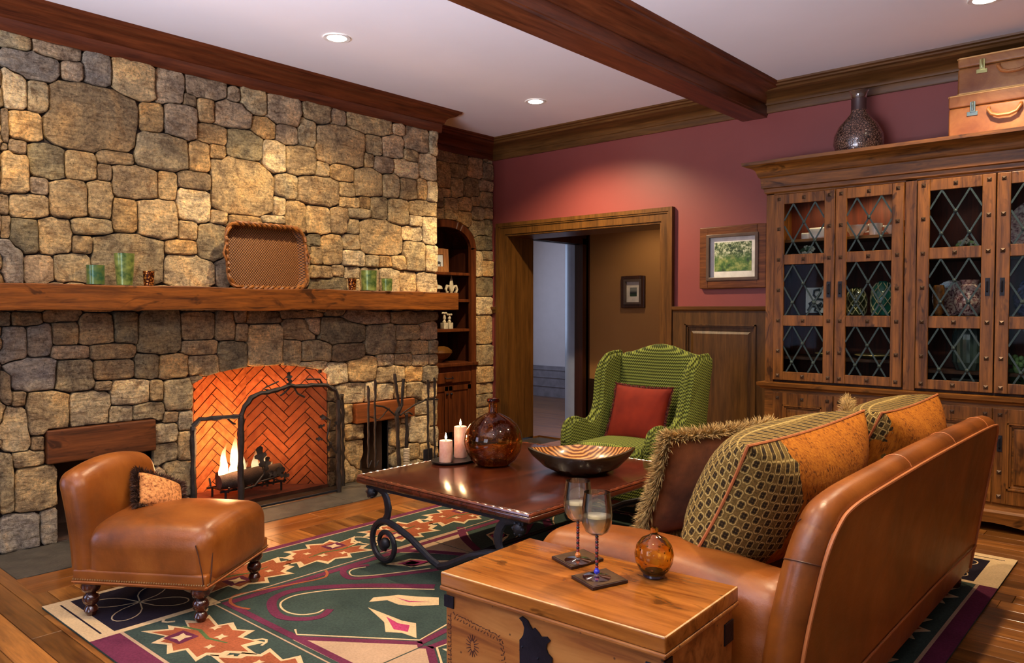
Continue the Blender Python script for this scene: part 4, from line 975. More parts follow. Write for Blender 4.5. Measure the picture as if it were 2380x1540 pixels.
for (xa, xb, ps) in ((-2.333, -1.899, 1), (-1.893, -1.456, -1), (-1.374, -.934, 1), (-.928, -.486, -1), (-.402, .035, 1), (.041, .475, -1)):
    z0, z1 = .18, .765; sw = .075; yf = CF - .016; b = MB()
    b.box(xa, xa + sw, yf, CF, z0, z1); b.box(xb - sw, xb, yf, CF, z0, z1); b.box(xa + sw, xb - sw, yf, CF, z0, z0 + .085); b.box(xa + sw, xb - sw, yf, CF, z1 - .085, z1)
    for i0, yy in ((0, -.006), (.012, .004)):
        x0_, x1_, a0, a1 = xa + sw + i0, xb - sw - i0, z0 + .085 + i0, z1 - .085 - i0
        b.box(x0_, x0_ + .012, yf - yy * -1, CF, a0, a1); b.box(x1_ - .012, x1_, yf + yy, CF, a0, a1); b.box(x0_, x1_, yf + yy, CF, a0, a0 + .012); b.box(x0_, x1_, yf + yy, CF, a1 - .012, a1)
    d = b.build('panel_door', M['cabZ'], cab, smooth=False, bevel=.002)
    MB().rbox(((xa + xb) / 2, CF - .002, (z0 + z1) / 2), ((xb - xa) / 2 - sw - .035, .010, (z1 - z0) / 2 - .12), .006, 3).build('raised_panel', M['cabZ'], d)
    for x in (xa + .037, xb - .037):
        for z in (z0 + .04, .37, z1 - .04): rivet(d, x, z)
    rivet(d, (xa + xb) / 2, z1 - .042)
    px = xb - .037 if ps > 0 else xa + .037
    m = MB(); m.box(px - .013, px + .013, yf - .006, yf, .50, .60); m.tube([(px, yf - .006, .585), (px, yf - .026, .58), (px, yf - .026, .53), (px, yf - .006, .52)], .005, 6); m.build('pull', M['iron'], d)
light('cabinet_puck', 'SPOT', (-1.72, 5.70, 2.19), 11, WARM2, (-1.72, 5.85, 1.8), .02, spot=140, blend=.6)
light('cabinet_puck', 'SPOT', (-2.12, 5.70, 2.19), 6, WARM2, (-2.12, 5.85, 1.8), .02, spot=140, blend=.6)
light('cabinet_puck', 'SPOT', (-1.16, 5.66, 2.19), .9, (1, .8, .6), (-1.12, 5.85, 1.5), .02, spot=110, blend=.6)
# ---- contents
wh = plain('white_porcelain', (.75, .72, .66, 1), .2, coat=.5)
def cp(px, py, Y=5.75): return onY(px, py, Y)
def ctop(z, x, Y=5.74): return (x, Y, z)
# white shapes on the lit shelf (z 1.885)
t = thing('covered_dish', 'white rectangular porcelain dish on the lit shelf, left cabinet door', 'dish', (-2.10, 5.76, 1.885))
MB().rbox((-2.08, 5.76, 1.93), (.065, .05, .042), .012, 3).build('dish_body', wh, t); MB().rbox((-2.17, 5.74, 1.912), (.03, .03, .026), .008, 3).build('small_cup', wh, t)
def jug(x, z, lb, s=1.0, sg=1):
    t = thing('sauce_boat', lb, 'gravy boat', (x, 5.75, z)); n = 14; L = []
    prof = [(.02, 0), (.028, .004), (.035, .02), (.055, .045), (.06, .075)]
    for r, zz in prof:
        for k in range(16):
            a = 2 * PI * k / 16; ex = 1.35 if math.cos(a) * sg < 0 else 1.15; up = (.035 * max(0, -math.cos(a) * sg) ** 3) * (zz / .075)
            L.append((x + math.cos(a) * r * s * ex, 5.75 + math.sin(a) * r * .8 * s, z + (zz + up) * s))
    fs = [(i * 16 + k, i * 16 + (k + 1) % 16, (i + 1) * 16 + (k + 1) % 16, (i + 1) * 16 + k) for i in range(4) for k in range(16)] + [list(range(16))[::-1], list(range(16))]
    MB().add(L, fs).build('boat_body', wh, t)
    MB().tube([(x + sg * .06 * s, 5.75, z + .07 * s), (x + sg * .10 * s, 5.75, z + .075 * s), (x + sg * .095 * s, 5.75, z + .035 * s), (x + sg * .05 * s, 5.75, z + .03 * s)], .007, 6).build('handle', wh, t)
jug(-1.815, 1.885, 'white porcelain sauce boat left on the lit shelf, second door', 1.15, 1)
t = thing('white_cup', 'white straight cup in the middle of the lit shelf, second door', 'cup', (-1.69, 5.75, 1.885)); MB().lathe([(1e-5, 0), (.04, 0), (.045, .09), (.04, .09), (.036, .01), (1e-5, .01)], (-1.69, 5.75, 1.885), 20).build('cup_body', wh, t)
jug(-1.57, 1.885, 'white porcelain sauce boat right on the lit shelf, second door', .95, -1)
# flower figurines below on the middle rail shelf (z 1.72 approx)
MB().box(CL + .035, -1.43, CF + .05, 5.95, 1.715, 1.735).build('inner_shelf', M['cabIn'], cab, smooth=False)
def blossoms(x, z, lb, cols, n=9, s=1.0, Y=5.70, cat='ornament'):
    t = thing('flower_ornament', lb, cat, (x, Y, z)); rn = random.Random(int(abs(x) * 1000)); b = MB(); g = MB()
    for i in range(n):
        c = Vector((x + rn.uniform(-.04, .04) * s, Y + rn.uniform(-.02, .02), z + rn.uniform(.02, .11) * s))
        for k in range(5):
            a = k * 1.257; b.sphere(tuple(c + Vector((math.cos(a) * .012 * s, -.004, math.sin(a) * .012 * s))), .010 * s, 6, 4, (1, .5, 1))
    b.build('petals', cols, t)
    for i in range(6):
        a = rn.uniform(0, 2 * PI); leaf(g, (x, Y, z + .03), (math.cos(a), -.2, abs(math.sin(a)) + .2), .07 * s, .03 * s, (0, 1, 0))
    g.lathe([(1e-5, 0), (.025, 0), (.03, .02), (1e-5, .03)], (x, Y, z), 10); g.build('leaves', plain('leaf_green_' + str(len(bpy.data.materials)), srgb(60, 84, 50), .6), t, smooth=False)
    return t
crm = plain('cream_petal', (.72, .68, .52, 1), .5)
blossoms(-2.145, 1.735, 'cream flower figurine on the left, behind the first cabinet door', crm); blossoms(-2.0, 1.735, 'small green leafed flower figurine right of the cream one, first door', plain('pale_lime_petal', (.6, .62, .3, 1), .5), 4, .8)
# white plaque with a black knot
t = thing('knot_plaque', 'white square plaque with black looping knot, behind the first cabinet door', 'plaque', (-2.085, 5.74, 1.335))
MB().box(-2.17, -2.01, 5.74, 5.752, 1.35, 1.535).build('white_board', plain('white_board', (.8, .78, .72, 1), .5), t, smooth=False, bevel=.002)
b = MB(); kp = [(-.06, .0), (-.03, .05), (0, .09), (.03, .14), (.02, .165), (-.015, .155), (-.02, .12), (.01, .09), (.05, .085), (.062, .055), (.04, .03), (0, .045), (-.03, .07), (-.05, .055), (-.04, .035), (0, .03), (.03, .01), (.02, -.01), (-.01, .0), (.0, .03), (.04, .06)]
b.tube([(-2.09 + x, 5.732, 1.365 + z * .95) for x, z in kp], .0085, 6); b.build('black_knot', plain('black_paint', (.01, .01, .01, 1), .4), t)
# netted green vases
def netjar(x, lb, h=.20, r=.065, mat=None, net=None):
    t = thing('netted_jar', lb, 'vase', (x, 5.73, 1.335)); pf = [(r * .8, 0), (r, .03), (r * 1.05, h * .5), (r * .95, h * .75), (r * .6, h * .93), (r * .35, h)]
    MB().lathe(pf, (x, 5.73, 1.336), 20).build('glass_body', mat, t); b = MB(); n = 7
    def rad(zz):
        for (r0, z0), (r1, z1) in zip(pf, pf[1:]):
            if z0 <= zz <= z1: return r0 + (r1 - r0) * (zz - z0) / max(1e-6, z1 - z0)
        return pf[-1][0]
    for k in range(n):
        for sg in (-1, 1):
            b.tube([(x + math.cos(2 * PI * k / n + sg * f * 2.2) * (rad(h * f) + .004), 5.73 + math.sin(2 * PI * k / n + sg * f * 2.2) * (rad(h * f) + .004), 1.336 + h * f) for f in np.linspace(0.02, .95, 12)], .0034, 5)
    b.build('rope_net', net, t)
rope = plain('pale_rope', (.55, .50, .28, 1), .8)
netjar(-1.805, 'rope netted green jar on the left, second cabinet door middle pane', .195, .062, plain('dark_olive_glass', (.05, .06, .02, 1), .1, coat=.6), rope)
netjar(-1.63, 'rope netted teal bottle on the right, second cabinet door middle pane', .235, .072, plain('teal_glass', (.02, .16, .11, 1), .08, coat=.8), rope)
# lower shelf plates
for x, w_, lb in ((-2.01, .09, 'gold rimmed dish low behind the first cabinet door'), (-1.70, .12, 'pale flat dish low behind the second cabinet door')):
    b = MB().lathe([(1e-5, 0), (w_ * .4, 0), (w_ * 1.0, .022), (w_ * .98, .028), (w_ * .4, .008), (1e-5, .008)], (x, 5.76, 1.031), 24); tag(place_mesh(b.build('shallow_dish', plain('gilt_glaze', (.5, .38, .15, 1), .3, .3), ), (x, 5.76, 1.031)), lb, 'dish')
# third door: dark plant, pink patterned plate, plates, basket
blossoms(-1.12, 1.72, 'dark leafy flower ornament behind the top pane of the third door', plain('dusky_petal', (.10, .09, .10, 1), .6), 6, 1.1)
def plate_mat():
    t = NT('pink_pattern'); c = t.ramp(t.noise(t.coord(), 26, 4, .6, 2), [(.38, srgb(80, 30, 40)), (.5, srgb(200, 150, 150)), (.62, srgb(232, 214, 196))]); return t.fin(c, .2, coat=.5)
pm = plate_mat()
t = thing('patterned_jug', 'pink and cream floral jug behind the third cabinet door', 'jug', (-1.12, 5.72, 1.335))
MB().lathe([(.05, 0), (.07, .02), (.095, .09), (.085, .16), (.05, .2), (.06, .23)], (-1.10, 5.72, 1.336), 24).build('jug_body', pm, t)
t = thing('patterned_plate', 'pink floral plate propped behind the jug, third cabinet door', 'plate', (-1.21, 5.86, 1.335))
MB().lathe([(1e-5, 0), (.08, .0), (.12, .012), (.12, .016), (.08, .006), (1e-5, .006)], (0, 0, 0), 28).xf(Matrix.Translation((-1.23, 5.86, 1.45)) @ Matrix.Rotation(math.radians(80), 4, 'X')).build('plate_disc', pm, t)
t = thing('straw_basket', 'narrow tan basket at the left behind the third cabinet door', 'basket', (-1.27, 5.70, 1.335)); MB().lathe([(.02, 0), (.03, .02), (.035, .18), (.03, .2)], (-1.275, 5.70, 1.336), 12).build('basket_body', M['wickd'], t)
t = thing('glass_pitcher', 'tall ribbed grey green glass pitcher behind the third door bottom pane', 'pitcher', (-1.10, 5.75, .98))
b = MB(); n = 32; vs = []
for z_, r_ in ((0, .075), (.05, .095), (.2, .10), (.28, .085)):
    for k in range(n): a = 2 * PI * k / n; rr = r_ * (1 + .05 * (k % 2)); vs.append((-1.10 + math.cos(a) * rr, 5.75 + math.sin(a) * rr, .981 + z_))
b.add(vs, [(i * n + k, i * n + (k + 1) % n, (i + 1) * n + (k + 1) % n, (i + 1) * n + k) for i in range(3) for k in range(n)] + [list(range(n))[::-1], [3 * n + k for k in range(n)]]); b.build('pitcher_body', plain('ribbed_glass', (.05, .075, .07, 1), .12, coat=.7), t, smooth=False)
t = thing('stacked_books', 'dark low box at the floor of the third cabinet door', 'box', (-1.10, 5.74, .855)); MB().rbox((-1.10, 5.74, .895), (.09, .07, .035), .005, 2).build('box_body', plain('dark_box', srgb(60, 50, 30), .6), t)
t = thing('blue_vase', 'dark blue speckled vase behind the fourth cabinet door', 'vase', (-.76, 5.74, 1.335)); MB().lathe([(.05, 0), (.08, .05), (.09, .12), (.05, .2), (.04, .22)], (-.78, 5.74, 1.336), 20).build('vase_body', plain('blue_speckle', (.03, .04, .12, 1), .2, var=.9, scale=60, coat=.5), t)
t = thing('rose_plate', 'rose edged plate standing behind the top of the fourth cabinet door', 'plate', (-.76, 5.84, 1.72))
MB().box(-.92, -.5, 5.70, 5.95, 1.70, 1.72).build('inner_shelf', M['cabIn'], cab, smooth=False)
MB().lathe([(1e-5, 0), (.12, .0), (.18, .015), (.18, .02), (.12, .006), (1e-5, .006)], (0, 0, 0), 28).xf(Matrix.Translation((-.74, 5.86, 1.90)) @ Matrix.Rotation(math.radians(80), 4, 'X')).build('plate_disc', pm, t)
blossoms(-.78, .86, 'green leafy ornament at the bottom behind the fourth cabinet door', plain('green_bud', (.06, .14, .05, 1), .6), 10, 1.8)

# ---- on top: netted demijohn and two suitcases
TZ = 2.453
t = thing('wire_netted_demijohn', 'dark netted glass demijohn with clear neck on the cabinet top', 'bottle', (-1.81, 5.74, TZ))
def net_mat():
    t = NT('netted_glass'); v = t.n('ShaderNodeTexVoronoi'); v.inputs['Scale'].default_value = 62; v.feature = 'DISTANCE_TO_EDGE'; t.lk(t.coord(), v.inputs['Vector'])
    c = t.ramp(v.outputs['Distance'], [(.04, (.02, .012, .01, 1)), (.14, (.16, .085, .06, 1)), (.3, (.24, .14, .10, 1))]); t.bump(v.outputs['Distance'], .6, .004)
    return t.fin(c, .14, .1, coat=.6)
MB().lathe([(.10, 0), (.145, .025), (.165, .09), (.16, .15), (.13, .215), (.085, .265), (.056, .30), (.050, .325)], (-1.81, 5.74, TZ), 32).build('netted_body', net_mat(), t)
MB().lathe([(.050, .325), (.050, .40), (.052, .405)], (-1.81, 5.74, TZ), 24).build('neck_wrap', plain('dark_leather_wrap', (.05, .02, .018, 1), .5), t)
MB().lathe([(.048, .40), (.050, .43), (.066, .462), (.063, .462), (.046, .43), (.044, .40)], (-1.81, 5.74, TZ), 24, cap=False).build('glass_lip', glass('clear_lip', (.95, .95, .95, 1)), t)
def suitcase_mat(nm, c1, c2):
    t = NT(nm); v = t.coord(); c = t.ramp(t.noise(v, 4, 6, .65, .5), [(.3, c1), (.7, c2)]); t.bump(t.noise(v, 60, 3), .2, .003); return t.fin(c, .45)
def suitcase(x0, x1, y0, y1, z0, z1, mt, lb, lock):
    t = thing('suitcase', lb, 'suitcase', ((x0 + x1) / 2, (y0 + y1) / 2, z0)); cx, cy, cz = (x0 + x1) / 2, (y0 + y1) / 2, (z0 + z1) / 2; zs = z0 + (z1 - z0) * .72
    MB().rbox((cx, cy, (z0 + zs) / 2), ((x1 - x0) / 2, (y1 - y0) / 2, (zs - z0) / 2 - .002), .014, 4).build('case_body', mt, t)
    MB().rbox((cx, cy, (z1 + zs) / 2), ((x1 - x0) / 2 + .001, (y1 - y0) / 2 + .001, (z1 - zs) / 2), .012, 4).build('lid', mt, t)
    rimm = plain('suitcase_edge_' + lb[:5], srgb(206, 160, 96), .45, var=.2)
    for z in (z0 + .006, z1 - .006): MB().tube([(x1, y0 + .002, z), (x0 + .01, y0 + .002, z), (x0, y0 + .012, z), (x0, y1, z)], .006, 6).build('edge_binding', rimm, t)
    hx = x0 + .31
    MB().tube([(hx - .085, y0 - .002, cz + .035), (hx - .085, y0 - .022, cz + .02), (hx - .065, y0 - .03, cz - .012), (hx - .03, y0 - .034, cz - .026), (hx + .03, y0 - .034, cz - .026), (hx + .065, y0 - .03, cz - .012), (hx + .085, y0 - .022, cz + .02), (hx + .085, y0 - .002, cz + .035)], .011, 8).build('handle', plain('handle_leather_' + lb[:5], srgb(150, 96, 52), .4), t)
    b = MB(); lx = x0 + .135
    b.box(lx - .03, lx + .03, y0 - .006, y0, cz + .0, cz + .025); b.box(lx - .012, lx + .018, y0 - .012, y0, cz + .02, cz + .085); b.tube([(lx + .003, y0 - .012, cz + .03), (lx + .003, y0 - .02, cz + .06), (lx + .003, y0 - .012, cz + .085)], .006, 6); b.build('latch', lock, t, bevel=.001)
suitcase(-1.215, -.26, 5.60, 5.95, TZ, TZ + .285, suitcase_mat('suitcase_tan', srgb(118, 62, 28), srgb(178, 118, 66)), 'tan leather suitcase lying under the smaller one on the cabinet', plain('steel_latch', (.22, .30, .30, 1), .3, .9))
suitcase(-1.17, -.36, 5.62, 5.93, TZ + .287, TZ + .287 + .235, suitcase_mat('suitcase_worn', srgb(110, 56, 22), srgb(176, 126, 70)), 'worn brown suitcase stacked on top of the tan suitcase', plain('brass_latch', (.45, .45, .20, 1), .3, .9))

# ================================================================ pictures
def landscape():
    t = NT('orchard_print'); s = t.sep(t.coord()); v = t.coord((1, 1, 1)); y, z = s[0], s[2]
    n1 = t.noise(v, 40, 5, .7); n2 = t.noise(v, 14, 4, .6)
    sky = t.ramp(n1, [(.44, srgb(40, 62, 36)), (.52, srgb(120, 140, 92)), (.60, srgb(206, 212, 184))])
    low = t.ramp(n2, [(.35, srgb(24, 44, 26)), (.5, srgb(70, 110, 44)), (.65, srgb(160, 170, 96))])
    k = t.ramp(t.M('ADD', z, t.M('MULTIPLY', n2, .10)), [(.29, 0.0), (.345, 1.0)])
    return t.fin(t.mix(k, low, sky), .4)
def wall_frame(name, lb, x0, x1, z0, z1, y, fw, fm, mt, pic):
    t = thing(name, lb, 'framed picture', ((x0 + x1) / 2, y, z0)); b = MB(); d = .035
    for (a0, a1, c0, c1) in ((x0, x0 + fw, z0, z1), (x1 - fw, x1, z0, z1), (x0 + fw, x1 - fw, z0, z0 + fw), (x0 + fw, x1 - fw, z1 - fw, z1)): b.box(a0, a1, y - d, y, c0, c1)
    b.build('frame', fm, t, smooth=False, bevel=.006)
    b = MB(); f2 = fw - .012; q = .014
    for (a0, a1, c0, c1) in ((x0 + f2, x0 + fw + q, z0 + f2, z1 - f2), (x1 - fw - q, x1 - f2, z0 + f2, z1 - f2), (x0 + fw + q, x1 - fw - q, z0 + f2, z0 + fw + q), (x0 + fw + q, x1 - fw - q, z1 - fw - q, z1 - f2)): b.box(a0, a1, y - d - .008, y - .01, c0, c1)
    b.build('inner_moulding', plain('grey_gilt_' + name, srgb(90, 72, 58), .35, .3), t, smooth=False, bevel=.003)
    MB().box(x0 + fw, x1 - fw, y - .012, y - .008, z0 + fw, z1 - fw).build('mat_board', mt, t, smooth=False)
    (px0, px1, pz0, pz1) = pic[1]; MB().box(px0, px1, y - .0135, y - .012, pz0, pz1).build('print', pic[0], t, smooth=False)
wall_frame('framed_print', 'framed orchard print with wide white mat on the plum wall', -3.157, -2.575, 1.55, 2.06, 6.0, .075, wood('frame_walnut', srgb(70, 36, 16), srgb(124, 74, 36), 'x', 2, .35), plain('mat_white', (.78, .78, .73, 1), .7), (landscape(), (-3.03, -2.705, 1.69, 1.93)))
def dusk():
    t = NT('dark_landscape'); s = t.sep(t.coord()); return t.fin(t.ramp(s[2], [(.13, srgb(50, 70, 40)), (.17, srgb(18, 22, 24)), (.2, srgb(120, 120, 110))]), .4)
wall_frame('framed_print', 'small dark framed print hanging in the ochre hallway', -4.94, -4.63, 1.39, 1.75, 7.5, .05, wood('frame_dark', srgb(40, 22, 14), srgb(76, 44, 26), 'z', 2, .35), plain('mat_cream', (.62, .55, .45, 1), .7), (dusk(), (-4.83, -4.74, 1.52, 1.62)))
# ================================================================ rug
RX, RX1, RY, RY1 = -3.95, -.70, 1.20, 4.95
rug = thing('area_rug', 'green and plum floral area rug under the coffee table and sofa', 'rug', ((RX + RX1) / 2, (RY + RY1) / 2, 0))
def wool(name, c, var=.35):
    t = NT(name); v = t.coord(); n = t.noise(v, 90, 4, .7); n2 = t.noise(v, 5, 3); cc = t.ramp(t.M('ADD', t.M('MULTIPLY', n, .6), t.M('MULTIPLY', n2, .4)), [(.35, sc3(c, 1 - var)), (.65, sc3(c, 1 + var))]); t.bump(n, .6, .004); return t.fin(cc, .95, spec=.1)
RM = dict(G=wool('rug_green', srgb(54, 66, 58)), D=wool('rug_dark', srgb(30, 24, 34)), P=wool('rug_plum', srgb(96, 40, 60)), C=wool('rug_cream', srgb(206, 176, 132), .2), B=wool('rug_brick', srgb(146, 78, 48)), S=wool('rug_sand', srgb(172, 142, 112), .2), R=wool('rug_rose', srgb(172, 60, 96)), L=wool('rug_leaf', srgb(74, 92, 52)))
MB().rbox(((RX + RX1) / 2, (RY + RY1) / 2, .005), ((RX1 - RX) / 2, (RY1 - RY) / 2, .005), .003, 2).build('pile_ground', RM['G'], rug)
ZR = [.0100]
def pz(name, polys, key, dz=.0008, stuff=False):
    """flat tufted shapes; polys: one list of polygons, or a list of such lists (one part each)"""
    if not polys: return
    groups = polys if isinstance(polys[0][0][0], (list, tuple)) and hasattr(polys[0][0][0], '__len__') else [polys]
    for i, g in enumerate(groups):
        b = MB()
        for p in g: b.prism([(x, y, .0102) for x, y in p], (0, 0, dz))
        o = b.build(name, RM[key], rug, smooth=False)
        if stuff: o['kind'] = 'stuff'
def rectp(x0, x1, y0, y1): return [(x0, y0), (x1, y0), (x1, y1), (x0, y1)]
def stroke(pts, w, closed=False):
    """list of quads along a path with width w (number or list)"""
    P = [Vector((p[0], p[1])) for p in pts]; out = []; n = len(P); ws = [w] * n if not hasattr(w, '__len__') else w; L = []
    for i in range(n):
        a = P[i - 1] if (i > 0 or closed) else P[i]; c = P[(i + 1) % n] if (i < n - 1 or closed) else P[i]
        d = (c - a); d = d.normalized() if d.length > 1e-9 else Vector((1, 0)); L.append(Vector((-d.y, d.x)) * ws[i] / 2)
    m = n if closed else n - 1
    for i in range(m):
        j = (i + 1) % n; out.append([tuple(P[i] - L[i]), tuple(P[j] - L[j]), tuple(P[j] + L[j]), tuple(P[i] + L[i])])
    return out
BW = .57; PWd = .125
# plum side strips and cream corner frames
pz('plum_border', [[r_] for r_ in (rectp(RX + BW, RX1 - BW, RY, RY + PWd), rectp(RX + BW, RX1 - BW, RY1 - PWd, RY1), rectp(RX, RX + .05, RY + BW, RY1 - BW), rectp(RX1 - .085, RX1, RY + BW, RY1 - BW))], 'P')
co = []; dk = []; ol = []
for sx in (0, 1):
    for sy in (0, 1):
        x0 = RX if sx == 0 else RX1 - BW; y0 = RY if sy == 0 else RY1 - BW; x1, y1 = x0 + BW, y0 + BW
        a = .10 if True else 0
        ox0, ox1 = (x0 + (.03), x1 - .035) if sx == 0 else (x0 + .035, x1 - .11); oy0, oy1 = (y0 + .11, y1 - .035) if sy == 0 else (y0 + .035, y1 - .11)
        co += [rectp(x0, x1, y0, oy0), rectp(x0, x1, oy1, y1), rectp(x0, ox0, oy0, oy1), rectp(ox1, x1, oy0, oy1)]; dk.append(rectp(ox0, ox1, oy0, oy1))
        if sy == 0: ol.append(rectp(x0 + .05, x1 - .05, y0 + .058, y0 + .066))
        else: ol.append(rectp(x0 + .05, x1 - .05, y1 - .066, y1 - .058))
        cx, cy = (ox0 + ox1) / 2, (oy0 + oy1) / 2
        for k in range(4):
            a0 = PI / 4 + k * PI / 2; pts = []
            for t_ in np.linspace(0, 1, 14):
                r = .27 * math.sin(t_ * PI) ** .6; an_ = a0 + (t_ - .5) * 1.15; pts.append((cx + math.cos(an_) * r * (.82), cy + math.sin(an_) * r * .82))
            co += []; ol_ = stroke(pts, .006)
            dk_l = ol_; ol2 = ol_
            pz('petal_outline', ol_, 'C', .0016)
pz('cream_frame', [co[i * 4:i * 4 + 4] for i in range(4)], 'C', .0012); pz('corner_tile', [[d_] for d_ in dk], 'D', .0010); pz('frame_line', [[d_] for d_ in ol], 'D', .0018)
# thin inner frame lines of the field
FX0, FX1, FY0, FY1 = RX + BW - .02, RX1 - BW, RY + BW - .03, RY1 - BW
pz('inner_line', stroke([(FX0, FY0), (FX1, FY0), (FX1, FY1), (FX0, FY1)], .012, True), 'S', .0014)
pz('border_line', [stroke([(RX + BW, RY + PWd), (RX1 - BW, RY + PWd)], .014), stroke([(RX + BW, RY1 - PWd), (RX1 - BW, RY1 - PWd)], .014), stroke([(RX + .055, RY + BW), (RX + .055, RY1 - BW)], .010), stroke([(RX1 - .085, RY + BW), (RX1 - .085, RY1 - BW)], .014)], 'S', .0014)
pz('inner_band', stroke([(FX0 + .05, FY0 + .045), (FX1 - .05, FY0 + .045), (FX1 - .05, FY1 - .045), (FX0 + .05, FY1 - .045)], .055, True), 'P', .0010)
# palmette flowers in the border
def palm(cx, cy, ang, s, asp=1.0):
    """spiky palmette: outline list scaled; returns outer and inner polygons"""
    rad = [1.0, .72, .96, .62, .90, .66, .84, .58, .98, .66, .74, .40, .70, .60, .98, .58, .86, .66, .90, .60, .95, .70, .80, .70]
    n = len(rad); o = []; i_ = []
    for k in range(n):
        a = 2 * PI * k / n; r = rad[k]
        def tr_(r, a2): x, y = math.cos(a2) * r * s, math.sin(a2) * r * s * asp; return (cx + x * math.cos(ang) - y * math.sin(ang), cy + x * math.sin(ang) + y * math.cos(ang))
        wob = .07 if k % 2 == 0 else 0
        o.append(tr_(r, a + wob)); rr = r - (.10 if k % 2 == 0 else .045); i_.append(tr_(rr * (.93 if k % 2 == 0 else .93), a + wob))
    return o, i_
outs, ins, cen, sq, sqs, lf = [], [], [], [], [], []
def fan(poly):
    c = (sum(p[0] for p in poly) / len(poly), sum(p[1] for p in poly) / len(poly)); return [[c, poly[i], poly[(i + 1) % len(poly)]] for i in range(len(poly))]
def flower(cx, cy, ang, s, asp=.78):
    o, i_ = palm(cx, cy, ang, s, asp); outs.append(fan(o)); ins.append(fan(i_)); sq_ = []; sqs_ = []; lf_0 = []
    ca, sa = math.cos(ang), math.sin(ang)
    def q(x, y): return (cx + (x * ca - y * sa) * s, cy + (x * sa + y * ca) * s)
    def star(x, y, r): return [q(x + math.cos(k * PI / 4 + PI / 4) * r * (1 if k % 2 == 0 else .5), y + math.sin(k * PI / 4 + PI / 4) * r * (1 if k % 2 == 0 else .5)) for k in range(8)]
    sqs_.extend(fan([q(-.38, -.30), q(-.05, -.30), q(-.05, -.02), q(-.38, -.02)])); sq_.extend(fan(star(-.21, -.16, .13)))
    sq_.extend(fan(star(.20, .12, .09))); sq_.extend(fan(star(-.1, .26, .08))); sq_.extend(fan(star(.33, -.14, .07)))
    lf_0.extend(stroke([q(-.5, .05), q(-.2, .1), q(.1, .0), q(.42, .05)], [.03 * s, .05 * s, .05 * s, .02 * s])); sq.append(sq_); sqs.append(sqs_); lf.append(lf_0)
ym = RY + PWd + (FY0 - RY - PWd) / 2
xs_ = np.linspace(RX + BW + .30, RX1 - BW - .30, 4)
for i, x in enumerate(xs_): flower(x, ym, .15 + (PI if i % 2 else 0), .33, .60); flower(x, RY1 - PWd - (BW - PWd) / 2, (PI if i % 2 else 0), .27)
ys_ = np.linspace(RY + BW + .27, RY1 - BW - .27, 5)
for i, yv in enumerate(ys_): flower(RX + .055 + (BW - .07) / 2, yv, PI / 2 + (PI if i % 2 else 0), .34, .66); flower(RX1 - .085 - (BW - .085) / 2, yv, PI / 2, .30)
pz('flower_outline', outs, 'C', .0012); pz('flower', ins, 'B', .0018); pz('flower_square', sqs, 'P', .0022); pz('flower_star', sq, 'C', .0026, True); pz('flower_leaf', lf, 'L', .0021)
# leaf curls between the flowers
cu = []
for i in range(len(xs_) + 1):
    x = RX + BW + .04 + i * (xs_[1] - xs_[0]) - .02
    cu += stroke([(x + math.cos(a) * .045, ym + .06 + math.sin(a) * .10) for a in np.linspace(.6, 5.6, 12)], .012)
for i in range(len(ys_) + 1):
    yv = RY + BW + .01 + i * (ys_[1] - ys_[0])
    cu += stroke([(RX + .30 + math.cos(a) * .10, yv + math.sin(a) * .045) for a in np.linspace(.6, 5.6, 12)], .012)
pz('leaf_curl', [cu[i:i + 11] for i in range(0, len(cu), 11)], 'C', .0016)
# central field: scrolls and lozenges measured on the floor plane
def g2(pts): return [(lambda v: (v.x, v.y))(onZ(x, y, .011)) for x, y in pts]
def smoothp(P, k=5):
    P = [Vector((p[0], p[1])) for p in P]; out = []
    for i in range(len(P) - 1):
        a, b_, c_, d_ = P[max(i - 1, 0)], P[i], P[i + 1], P[min(i + 2, len(P) - 1)]
        for j in range(k):
            t_ = j / k; out.append(tuple(.5 * ((2 * b_) + (c_ - a) * t_ + (2 * a - 5 * b_ + 4 * c_ - d_) * t_ * t_ + (3 * b_ - a - 3 * c_ + d_) * t_ ** 3)))
    out.append(tuple(P[-1])); return out
fx = (RX + RX1) / 2; fy = (RY + RY1) / 2
def mir(polys): # the pattern repeats about the rug's middle: one group per quarter
    n_ = [p_ for p in polys for p_ in p]; my = sum(p_[1] for p_ in n_) / len(n_)
    lo, hi = (RY, fy - .004) if my < fy else (fy + .004, RY1)
    q = [c for c in (clip_rect([tuple(p_) for p_ in p], RX, fx - .004, lo, hi) for p in polys) if len(c) > 2]
    if not q: return []
    return [q, [[(2 * fx - x, y) for x, y in p] for p in q], [[(x, 2 * fy - y) for x, y in p] for p in q], [[(2 * fx - x, 2 * fy - y) for x, y in p] for p in q]]
scr = smoothp(g2([(768, 1415), (745, 1432), (700, 1438), (652, 1432), (632, 1410), (640, 1388), (690, 1370), (780, 1362), (880, 1360), (1010, 1362)]))
w1 = list(np.linspace(.035, .055, len(scr)))
pz('plum_scroll', mir(stroke(scr, w1)), 'P', .0013)
pz('scroll_line', mir(stroke(smoothp(g2([(752, 1416), (735, 1424), (700, 1428), (668, 1422), (652, 1408), (660, 1394), (700, 1380), (790, 1369), (890, 1367), (1010, 1369)])), .009)), 'C', .0019)
scr2 = smoothp(g2([(580, 1415), (548, 1408), (535, 1396), (550, 1382), (620, 1368), (740, 1345), (760, 1335), (757, 1325)]))
pz('second_scroll', mir(stroke(scr2, .014)), 'B', .0013)
scr3 = smoothp(g2([(858, 1312), (815, 1318), (797, 1328), (815, 1343), (870, 1340), (1000, 1325), (1100, 1310)]))
pz('third_scroll', mir(stroke(scr3, .034)), 'P', .0013)
pz('third_line', mir(stroke(smoothp(g2([(850, 1317), (822, 1322), (812, 1330), (825, 1338), (880, 1335), (1000, 1320)])), .007)), 'C', .0019)
